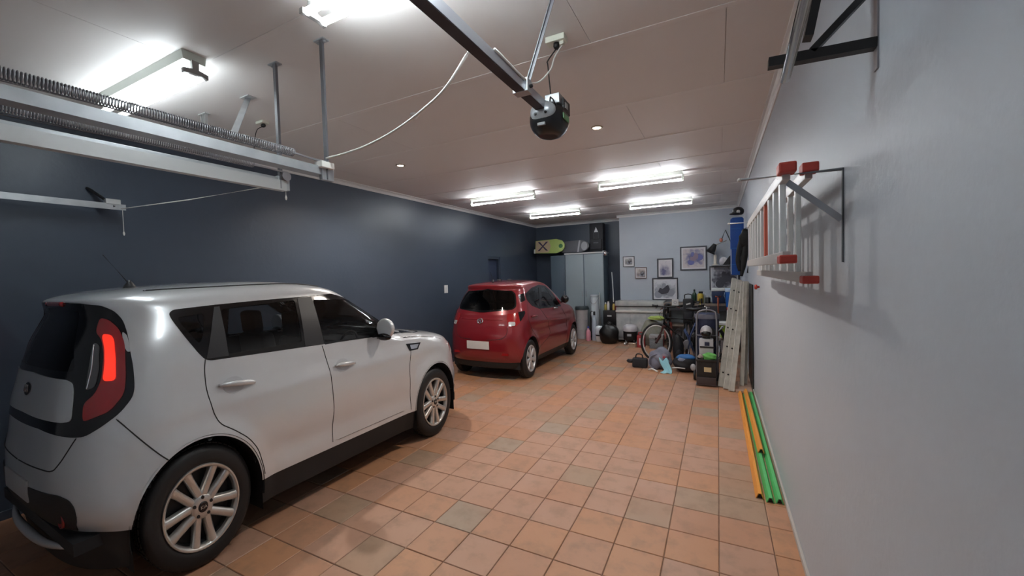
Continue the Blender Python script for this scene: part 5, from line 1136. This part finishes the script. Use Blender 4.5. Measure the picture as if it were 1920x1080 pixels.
# navy bag and gear strapped on trolley
t = thing('golf_bag', 'navy bag with grey trim standing behind trolley', 'bag', (tx+.13, ty+.47, 0)); m_nv = mat('navy_fabric', (.014, .020, .055), .7, noise=(12, (.03, .04, .09), .8))
b = nb(); lathe(b, [(.13, 0), (.15, .04), (.145, .5), (.16, .80), (.165, .92), (.13, .94)], 20, sy=.8); obj('body', b, m_nv, t, auto=50)
b = nb(); lathe(b, [(.168, .86), (.175, .88), (.168, .93)], 20, sy=.8, close=False); obj('collar', b, mat('collar_grey', (.16, .17, .22), .5), t, smooth=True)
for x, z, s_, c_ in ((-.04, .35, .09, m_nv), (.05, .62, .08, mat('pocket_black', (.012, .012, .014), .6))): b = nb(); ball(b, (x, -.115, z), (s_, .05, .12), 3, .05, 2); obj('pocket', b, c_, t, smooth=True)
b = nb(); tube(b, curve([(-.12, -.10, .85), (-.13, -.14, .6), (-.12, -.14, .3), (-.10, -.10, .12)], 6), .012, 6); obj('strap', b, m_nv, t, smooth=True)
for k, (x0_, y0_, x1_, y1_, m) in enumerate(((1322, 592, 1325, 576, m_wl), (1319, 575, 1328, 577, m_wl))): 
    pass
p = C(1323, 592, 6.62)-Vector(t.location); q = C(1325, 576, 6.62)-Vector(t.location); b = nb(); tube(b, [p-Vector((0, 0, .05)), q], .009, 8); tube(b, [q+Vector((-.035, 0, .012)), q+Vector((.04, 0, -.01))], .011, 8); obj('pull_handle', b, m_wl, t, smooth=True)
# other gear near the trolley
def at_floor(x, y): return onz(x, y)
t = thing('helmet', 'grey and black visor helmet resting in the trolley gear', 'helmet', C(1322, 632, 6.32)); t.location = (tx+.13, ty+.02, .665)
b = nb(); ball(b, (0, 0, .06), (.075, .075, .085), 3); obj('shell', b, mat('helmet_grey', (.42, .42, .45), .3), t, smooth=True); b = nb(); ball(b, (0, -.035, .035), (.065, .06, .05), 3); obj('visor', b, m_black, t, smooth=True); b = nb(); bb(b, (-.05, -.03, -.035), (.05, .05, -.005)); obj('neck_roll', b, m_blk, t, bevel=.01)
t = thing('cooler_bag', 'pale grey box bag under the helmet on the trolley', 'bag', (tx+.05, ty-.10, .366)); b = nb(); bb(b, (-.01, .06, 0), (.17, .19, .26)); obj('body', b, mat('bag_pale', (.42, .43, .46), .6), t, bevel=.02, auto=40); b = nb(); bb(b, (.0, .05, .14), (.18, .062, .16)); obj('zip', b, m_blk, t); b = nb(); bb(b, (.06, .052, .17), (.12, .06, .22)); obj('patch', b, m_nv, t)
t = thing('tripod', 'chrome tube stand leaning right of the trolley', 'stand', (-.01, 6.80, 0)); b = nb(); tube(b, [(0, 0, .0), (.02, .05, .42)], .010, 8); obj('leg', b, m_chrome, t, smooth=True); b = nb(); tube(b, [(.02, .05, .42), (.025, .06, .62)], .007, 8); obj('pole', b, m_chrome, t, smooth=True); b = nb(); tube(b, [(-.05, .02, .60), (.06, .08, .70)], .014, 8); obj('cross_tube', b, mat('tube_pale', (.66, .67, .68), .35), t, smooth=True); b = nb(); ball(b, (.06, .08, .70), (.022, .022, .022), 2); obj('end_cap', b, m_wl, t, smooth=True)
t = thing('folding_chair', 'blue tubular folding chair behind trolley and bicycle', 'chair', (-.50, 7.02, 0)); m_bt = mat('blue_tube', (.03, .06, .16), .4)
for s_ in (0, .16):
    b = nb(); tube(b, [(.0, s_, .0), (.10, s_, .55), (.22, s_, .86)], .012, 8); obj('leg', b, m_bt, t, smooth=True); b = nb(); tube(b, [(.22, s_, 0), (.06, s_, .50), (.0, s_, .62)], .012, 8); obj('leg', b, m_bt, t, smooth=True)
b = nb(); bar(b, (.05, .08, .47), (.20, .08, .70), .17, .012); obj('seat', b, m_nv, t); b = nb(); bar(b, (.12, .08, .62), (.22, .08, .86), .17, .012); obj('backrest', b, m_nv, t)
# orange handled tool, yellow pole
p = C(1347, 603, 8.45); t = thing('spade', 'spade with orange red shaft leaning on the workbench', 'spade', (p.x, 8.60, 0)); b = nb(); tube(b, [(0, 0, .10), (0, .35, 1.02)], .020, 10); obj('shaft', b, mat('shaft_orange', (.60, .14, .05), .45), t, smooth=True); b = nb(); tube(b, [(-.05, .36, 1.04), (.05, .36, 1.04)], .016, 8); obj('grip', b, MATS['shaft_orange'], t, smooth=True); b = nb(); bb(b, (-.08, -.03, 0), (.08, -.015, .22)); obj('blade', b, m_steel, t, bevel=.004)
p = C(1312, 575, 8.75); t = thing('broom', 'yellow and black striped pole leaning on the workbench edge', 'pole', (p.x, 8.86, 0)); 
for k in range(9): b = nb(); tube(b, [(0, .015*k, .06+.105*k), (0, .015*(k+1), .06+.105*(k+1))], .013, 8); obj('band', b, MATS['yellow_plastic'] if k % 2 else (m_blk if k < 7 else MATS['yellow_plastic']), t, smooth=True)
b = nb(); bb(b, (-.09, -.03, 0), (.09, .03, .07)); obj('head', b, m_blk, t, bevel=.008)
p = C(1361, 605, 7.6); t = thing('bucket', 'lime green bucket with white lid on a low stool', 'bucket', (p.x, 7.75, .42)); b = nb(); lathe(b, [(.085, 0), (.105, .22), (.112, .225)], 22); obj('body', b, mat('bucket_lime', (.33, .50, .05), .4), t, auto=50); b = nb(); lathe(b, [(.118, .215), (.12, .25), (.10, .268), (.0, .268)], 22, close=False); obj('lid', b, m_wl, t, auto=50)
t = thing('stool', 'dark low stool carrying the lime green bucket', 'stool', (p.x, 7.75, 0)); rbox('seat', (-.13, -.13, .38), (.13, .13, .418), m_bench, t, .006)
for x in (-.11, .08):
    for y in (-.11, .08): rbox('leg', (x, y, 0), (x+.03, y+.03, .38), m_blk, t, .002)
# floor pile in front
t = thing('backpack', 'worn grey blue backpack slumped before bicycle wheel', 'bag', (-.845, 6.88, 0)); m_bp = mat('backpack_grey', (.13, .14, .19), .8, noise=(9, (.22, .22, .27), .9))
b = nb(); ball(b, (0, 0, .155), (.165, .14, .175), 4, .10, 8, flat=.155); obj('body', b, m_bp, t, smooth=True); b = nb(); ball(b, (-.06, -.10, .10), (.085, .06, .105), 3, .06, 9, flat=.1); obj('front_pocket', b, mat('backpack_pocket', (.17, .18, .24), .8), t, smooth=True); b = nb(); ball(b, (.06, -.09, .20), (.07, .05, .06), 3, .06, 3); obj('top_pocket', b, mat('backpack_mauve', (.22, .19, .23), .8), t, smooth=True)
b = nb(); tube(b, curve([(-.04, -.11, .25), (-.14, -.15, .2), (-.16, -.14, .08), (-.08, -.15, .015)], 6), .014, 6); obj('strap', b, m_bp, t, smooth=True)
b = nb(); bb(b, (.05, -.15, .20), (.085, -.142, .23)); obj('red_tag', b, mat('tag_red', (.4, .06, .08), .6), t)
t = thing('camera_bag', 'small black bag lying leftmost on the tiles', 'bag', (-1.165, 6.84, 0)); b = nb(); bb(b, (-.12, -.07, 0), (.12, .07, .155)); obj('body', b, MATS['bag_black'], t, bevel=.03, auto=40); b = nb(); ball(b, (-.15, -.03, .10), (.055, .045, .035), 3, .1, 1); obj('side_pouch', b, MATS['bag_black2'], t, smooth=True); b = nb(); tube(b, curve([(-.07, 0, .15), (-.05, 0, .215), (.03, 0, .21), (.05, 0, .15)], 5), .010, 6); obj('handle', b, MATS['bag_black'], t, smooth=True)
t = thing('towel', 'light blue towel dropped in front of backpack', 'towel', (-.735, 6.60, 0)); b = nb(); r_ = bmesh.ops.create_grid(b, x_segments=14, y_segments=16, size=.5)
for v in b.verts:
    x, y = v.co.x, v.co.y; f = (y+.5); v.co = Vector((x*(.10+.10*abs(f-.5))+.03*math.sin(5*f), -.06+.10*f, .012+.19*f**1.4+.018*math.sin(9*x+6*f)*(.4+f)))
bmesh.ops.solidify(b, geom=b.faces[:], thickness=.012); obj('cloth', b, mat('towel_blue', (.28, .58, .68), .85), t, smooth=True)
t = thing('duffel', 'black and blue holdall lying between backpack and trolley', 'bag', (-.462, 6.80, 0)); b = nb(); ball(b, (0, 0, .13), (.19, .15, .145), 4, .06, 12, flat=.13); obj('body', b, MATS['bag_black2'], t, smooth=True); b = nb(); ball(b, (.0, -.03, .225), (.14, .10, .05), 3, .08, 5); obj('top_flap', b, mat('flap_blue', (.02, .13, .36), .6), t, smooth=True); b = nb(); ball(b, (.11, -.125, .10), (.04, .02, .055), 3); obj('reflector_patch', b, mat('patch_silver', (.40, .41, .44), .4), t, smooth=True); b = nb(); ball(b, (-.05, -.11, .2), (.06, .03, .035), 3, .1, 7); obj('grey_patch', b, mat('patch_blue', (.20, .24, .34), .7), t, smooth=True)
b = nb(); tube(b, curve([(-.20, -.16, .07), (-.12, -.17, .085), (.0, -.165, .08)], 5), .010, 6); obj('white_strap', b, m_wl, t, smooth=True)
b = nb(); tube(b, curve([(-1.0, 6.64, .013), (-.95, 6.61, .04), (-.90, 6.59, .03), (-.855, 6.57, .013)], 5), .012, 6); tag(obj('loose_strap', b, m_wl, smooth=True), 'short white strap lying on tiles by the light blue towel', 'strap')
# behind the wheel
t = thing('fuel_can', 'red and white canister on floor beside the front wheel', 'canister', (C(1202, 645, 8.6).x, 8.62, 0)); m_rc = mat('can_red', (.34, .03, .035), .45); b = nb(); bb(b, (-.08, -.06, 0), (.08, .06, .26)); obj('body', b, m_rc, t, bevel=.02, auto=40); b = nb(); bb(b, (-.03, -.066, .06), (.05, -.059, .2)); obj('label', b, mat('label_pink', (.55, .45, .45), .5), t); b = nb(); tube(b, curve([(-.05, 0, .25), (-.04, 0, .31), (.04, 0, .31), (.05, 0, .25)], 5), .012, 6); obj('handle', b, m_rc, t, smooth=True); b = nb(); lathe(b, [(.02, .25), (.02, .30), (.015, .31)], 10, c=(.065, 0, -.01)); obj('cap', b, m_blk, t)
t = thing('tool_box', 'grey tool box on floor seen through the front wheel', 'tool box', (C(1230, 640, 8.55).x, 8.65, 0)); rbox('body', (-.13, -.09, 0), (.13, .09, .20), mat('tool_grey', (.17, .20, .22), .45), t, .012); rbox('lid', (-.135, -.095, .20), (.135, .095, .28), mat('tool_lid', (.36, .37, .38), .45), t, .014); rbox('latch', (-.02, -.10, .17), (.02, -.09, .23), m_blk, t, .002); rbox('side_clip', (.135, -.04, .05), (.142, .04, .2), m_rc, t, .002)
t = thing('sack', 'grey green sack slumped against the white chest', 'sack', (C(1222, 618, 8.8).x, 8.92, 0)); b = nb(); ball(b, (0, 0, .26), (.22, .13, .30), 4, .07, 21, flat=.26); obj('bag', b, mat('sack_grey', (.30, .30, .26), .85, noise=(8, (.22, .22, .16), .8)), t, smooth=True); b = nb(); tube(b, [(-.02, 0, .52), (0, 0, .60)], [.05, .03], 8); obj('neck', b, MATS['sack_grey'], t, smooth=True)
t = thing('towel', 'lime towel thrown over top of the grey sack', 'towel', (C(1230, 603, 8.85).x, 8.86, .545)); b = nb(); ball(b, (0, 0, .05), (.16, .10, .045), 4, .14, 17); obj('cloth', b, mat('towel_lime', (.42, .55, .14), .85), t, smooth=True)
# corner by the cabinet: bin, bottles, bucket, bags
t = thing('bin', 'tall white bin with dark lid in front of cabinet', 'bin', (C(1092, 632, 9.40).x, 9.40, 0)); b = nb(); lathe(b, [(.115, 0), (.12, .02), (.150, .70), (.155, .71)], 26); obj('body', b, mat('bin_white', (.52, .52, .53), .45), t, auto=50); b = nb(); lathe(b, [(.165, .70), (.17, .74), (.15, .775), (.0, .78)], 26, close=False); obj('lid', b, mat('lid_dark', (.03, .045, .05), .4), t, auto=50)
for z in (.22, .46): b = nb(); lathe(b, [(.124+.04*z, z-.006), (.130+.04*z, z), (.124+.04*z, z+.006)], 26, close=False); obj('rib', b, MATS['bin_white'], t, smooth=True)
t = thing('water_tub', 'pale plastic drum standing behind the bottles', 'drum', (C(1115, 560, 9.48).x, 9.48, 0)); b = nb(); lathe(b, [(.09, 0), (.10, .03), (.10, .95), (.098, 1.0), (.11, 1.01), (.11, 1.05)], 24); obj('body', b, mat('drum_pale', (.60, .66, .70), .4), t, auto=50); b = nb(); tube(b, curve([(-.11, -.04, .98), (-.05, -.12, .86), (.05, -.12, .86), (.11, -.04, .98)], 6), .005, 6); obj('wire_handle', b, m_steel, t, smooth=True)
p = C(1103, 620, 9.10); p.y = 9.12; bottle('bottle', 'pink bottle on floor in front of the white bin', 'bottle', p.x, p.y-.02, 0, .055, .34, mat('bottle_pink', (.72, .30, .36), .4), mat('cap_blue', (.03, .05, .26), .4))
p = C(1114, 620, 9.18); p.y = 9.06; bottle('bottle', 'clear and blue bottle with black cap beside pink one', 'bottle', p.x+.01, p.y+.12, 0, .06, .68, mat('bottle_clear', (.45, .52, .58), .3), m_blk)
p = C(1108.5, 620, 9.2); p.y = 9.17; t = thing('umbrella', 'closed black umbrella standing between the bottles', 'umbrella', (p.x, p.y+.03, 0)); b = nb(); lathe(b, [(.006, 0), (.012, .05), (.028, .12), (.022, .50), (.010, .58)], 12); obj('canopy', b, m_blk, t, auto=50); b = nb(); tube(b, [(0, 0, .55), (0, 0, .66), (.02, 0, .69), (.04, 0, .67)], .008, 8); obj('handle', b, m_blk, t, smooth=True)
p = C(1124, 620, 9.1); p.y = 9.07; t = thing('sprayer', 'squat white sprayer tank with black band and tall wand', 'sprayer', (p.x, p.y+.03, 0)); b = nb(); lathe(b, [(.08, 0), (.085, .02), (.085, .13)], 20); obj('tank', b, m_wl, t, auto=50); b = nb(); lathe(b, [(.088, .13), (.088, .16)], 20); obj('band', b, m_blk, t); b = nb(); lathe(b, [(.085, .16), (.09, .18), (.085, .32), (.05, .36)], 20); obj('upper_tank', b, mat('tank_grey', (.52, .55, .58), .4), t, auto=50); b = nb(); tube(b, [(.02, 0, .34), (.01, .03, 1.12)], .012, 8); obj('wand', b, m_wl, t, smooth=True)
t = thing('storage_crate', 'black crate of tools with a bag slumped in front', 'crate', (C(1133, 640, 9.25).x-.02, 9.24, 0)); rbox('lower_box', (0, 0, 0), (.33, .30, .36), m_cr, t, .012); rbox('upper_box', (.0, .02, .365), (.33, .28, .70), m_blk, t, .012); rbox('label', (.10, .012, .56), (.20, .0205, .59), m_wl, t, 0)
for k, (dx, col, hh) in enumerate(((.02, 'bcae5a', .14), (.085, 'e8e8e8', .20), (.15, '1c1c24', .24), (.21, 'd8c070', .15), (.27, '7a2432', .18))):
    t = thing(('spray_can', 'brush', 'bottle', 'sponge', 'spray_can')[k], ('yellow can', 'white brush', 'black bottle', 'straw coloured sponge', 'dark red can')[k] + ' standing on the black crate of tools', ('can', 'brush', 'bottle', 'sponge', 'can')[k], (C(1133, 640, 9.25).x+dx, 9.36, .702)); b = nb(); lathe(b, [(.029, 0), (.030, .01), (.030, hh*.75), (.022, hh*.85), (.022, hh)], 14); obj('body', b, cm(col), t, auto=50); b = nb(); lathe(b, [(.018, hh), (.018, hh+.03), (.010, hh+.035)], 12); obj('cap', b, m_wl if k in (0, 4) else m_blk, t, auto=50)
t = thing('rubbish_bag', 'full black rubbish bag on floor before the black crate', 'bag', (-2.17, 8.90, 0)); b = nb(); ball(b, (0, 0, .20), (.215, .15, .24), 4, .06, 31, flat=.2); obj('sack', b, mat('bin_bag', (.006, .006, .006), .35), t, smooth=True); b = nb(); ball(b, (.02, -.02, .44), (.06, .05, .05), 3, .15, 6); obj('knot', b, MATS['bin_bag'], t, smooth=True)
p = C(1137, 540, 9.5); t = thing('broom', 'white handled broom leaning in the dark recess', 'broom', (-2.30, 9.62, 0)); b = nb(); tube(b, curve([(.06, 0, .10), (.05, .1, .85), (.015, .2, 1.30), (-.02, .28, 1.58)], 6), .012, 8); obj('handle', b, m_wl, t, smooth=True); b = nb(); bb(b, (-.06, -.03, 0), (.18, .03, .11)); obj('head', b, m_blk, t, bevel=.01)
t = thing('vacuum', 'black wet vacuum with pale grey domed top', 'vacuum', (C(1183, 612, 8.98).x, 8.90, .0)); b = nb(); lathe(b, [(.13, .10), (.145, .13), (.15, .30)], 24); obj('drum', b, m_blk, t, auto=50); b = nb(); lathe(b, [(.155, .30), (.16, .33), (.145, .40), (.09, .435), (0, .44)], 24, close=False); obj('top', b, mat('vac_grey', (.55, .53, .56), .35), t, smooth=True); b = nb(); bb(b, (-.04, -.155, .20), (.05, -.145, .25)); obj('badge', b, mat('vac_badge', (.35, .37, .40), .4), t, bevel=.003)
for a in range(4): an = math.pi/4+a*math.pi/2; b = nb(); tube(b, [(.12*math.cos(an), .12*math.sin(an), .13), (.14*math.cos(an), .14*math.sin(an), .03)], .014, 8); ball(b, (.14*math.cos(an), .14*math.sin(an), .028), (.028, .028, .028), 2); obj('castor', b, m_wl, t, smooth=True)
t = thing('cardboard_box', 'small worn pale box on floor under the vacuum hose', 'box', (onz(1185, 652).x, onz(1185, 652).y, 0)); rbox('body', (-.07, 0, 0), (.07, .10, .09), mat('card_pale', (.52, .40, .30), .7), t, .004); rbox('flap', (-.07, -.03, .085), (.07, .0, .09), mat('card_flap', (.58, .47, .37), .7), t, .001)
p = C(1289, 578, 7.86); t = thing('pannier', 'bulky black pannier bag hung over the handlebar', 'bag', (p.x+.02, 7.76, .62)); b = nb(); bb(b, (-.085, -.06, 0), (.085, .06, .46)); obj('body', b, MATS['bag_black'], t, bevel=.03, auto=40); b = nb(); bb(b, (-.07, -.09, .05), (.07, -.055, .22)); obj('pocket', b, MATS['bag_black2'], t, bevel=.012, auto=40); b = nb(); bar(b, (-.03, -.065, .36), (.04, -.065, .38), .006, .025); obj('reflective_tag', b, m_wl, t); b = nb(); tube(b, curve([(-.06, 0, .45), (-.05, 0, .53), (.05, 0, .53), (.06, 0, .45)], 5), .010, 6); obj('strap', b, MATS['bag_black'], t, smooth=True)
t = thing('sports_bag', 'tall black sports bag propped beside the front bicycle wheel', 'bag', (-.60, 7.14, 0)); b = nb(); ball(b, (0, 0, .27), (.085, .07, .28), 3, .05, 14, flat=.27); obj('body', b, MATS['bag_black'], t, smooth=True); b = nb(); ball(b, (.01, -.05, .20), (.055, .03, .10), 3, .04, 3); obj('pocket', b, MATS['bag_black2'], t, smooth=True); b = nb(); tube(b, curve([(-.04, 0, .50), (-.02, 0, .60), (.04, 0, .60), (.05, 0, .50)], 5), .010, 6); obj('handle', b, MATS['bag_black'], t, smooth=True)
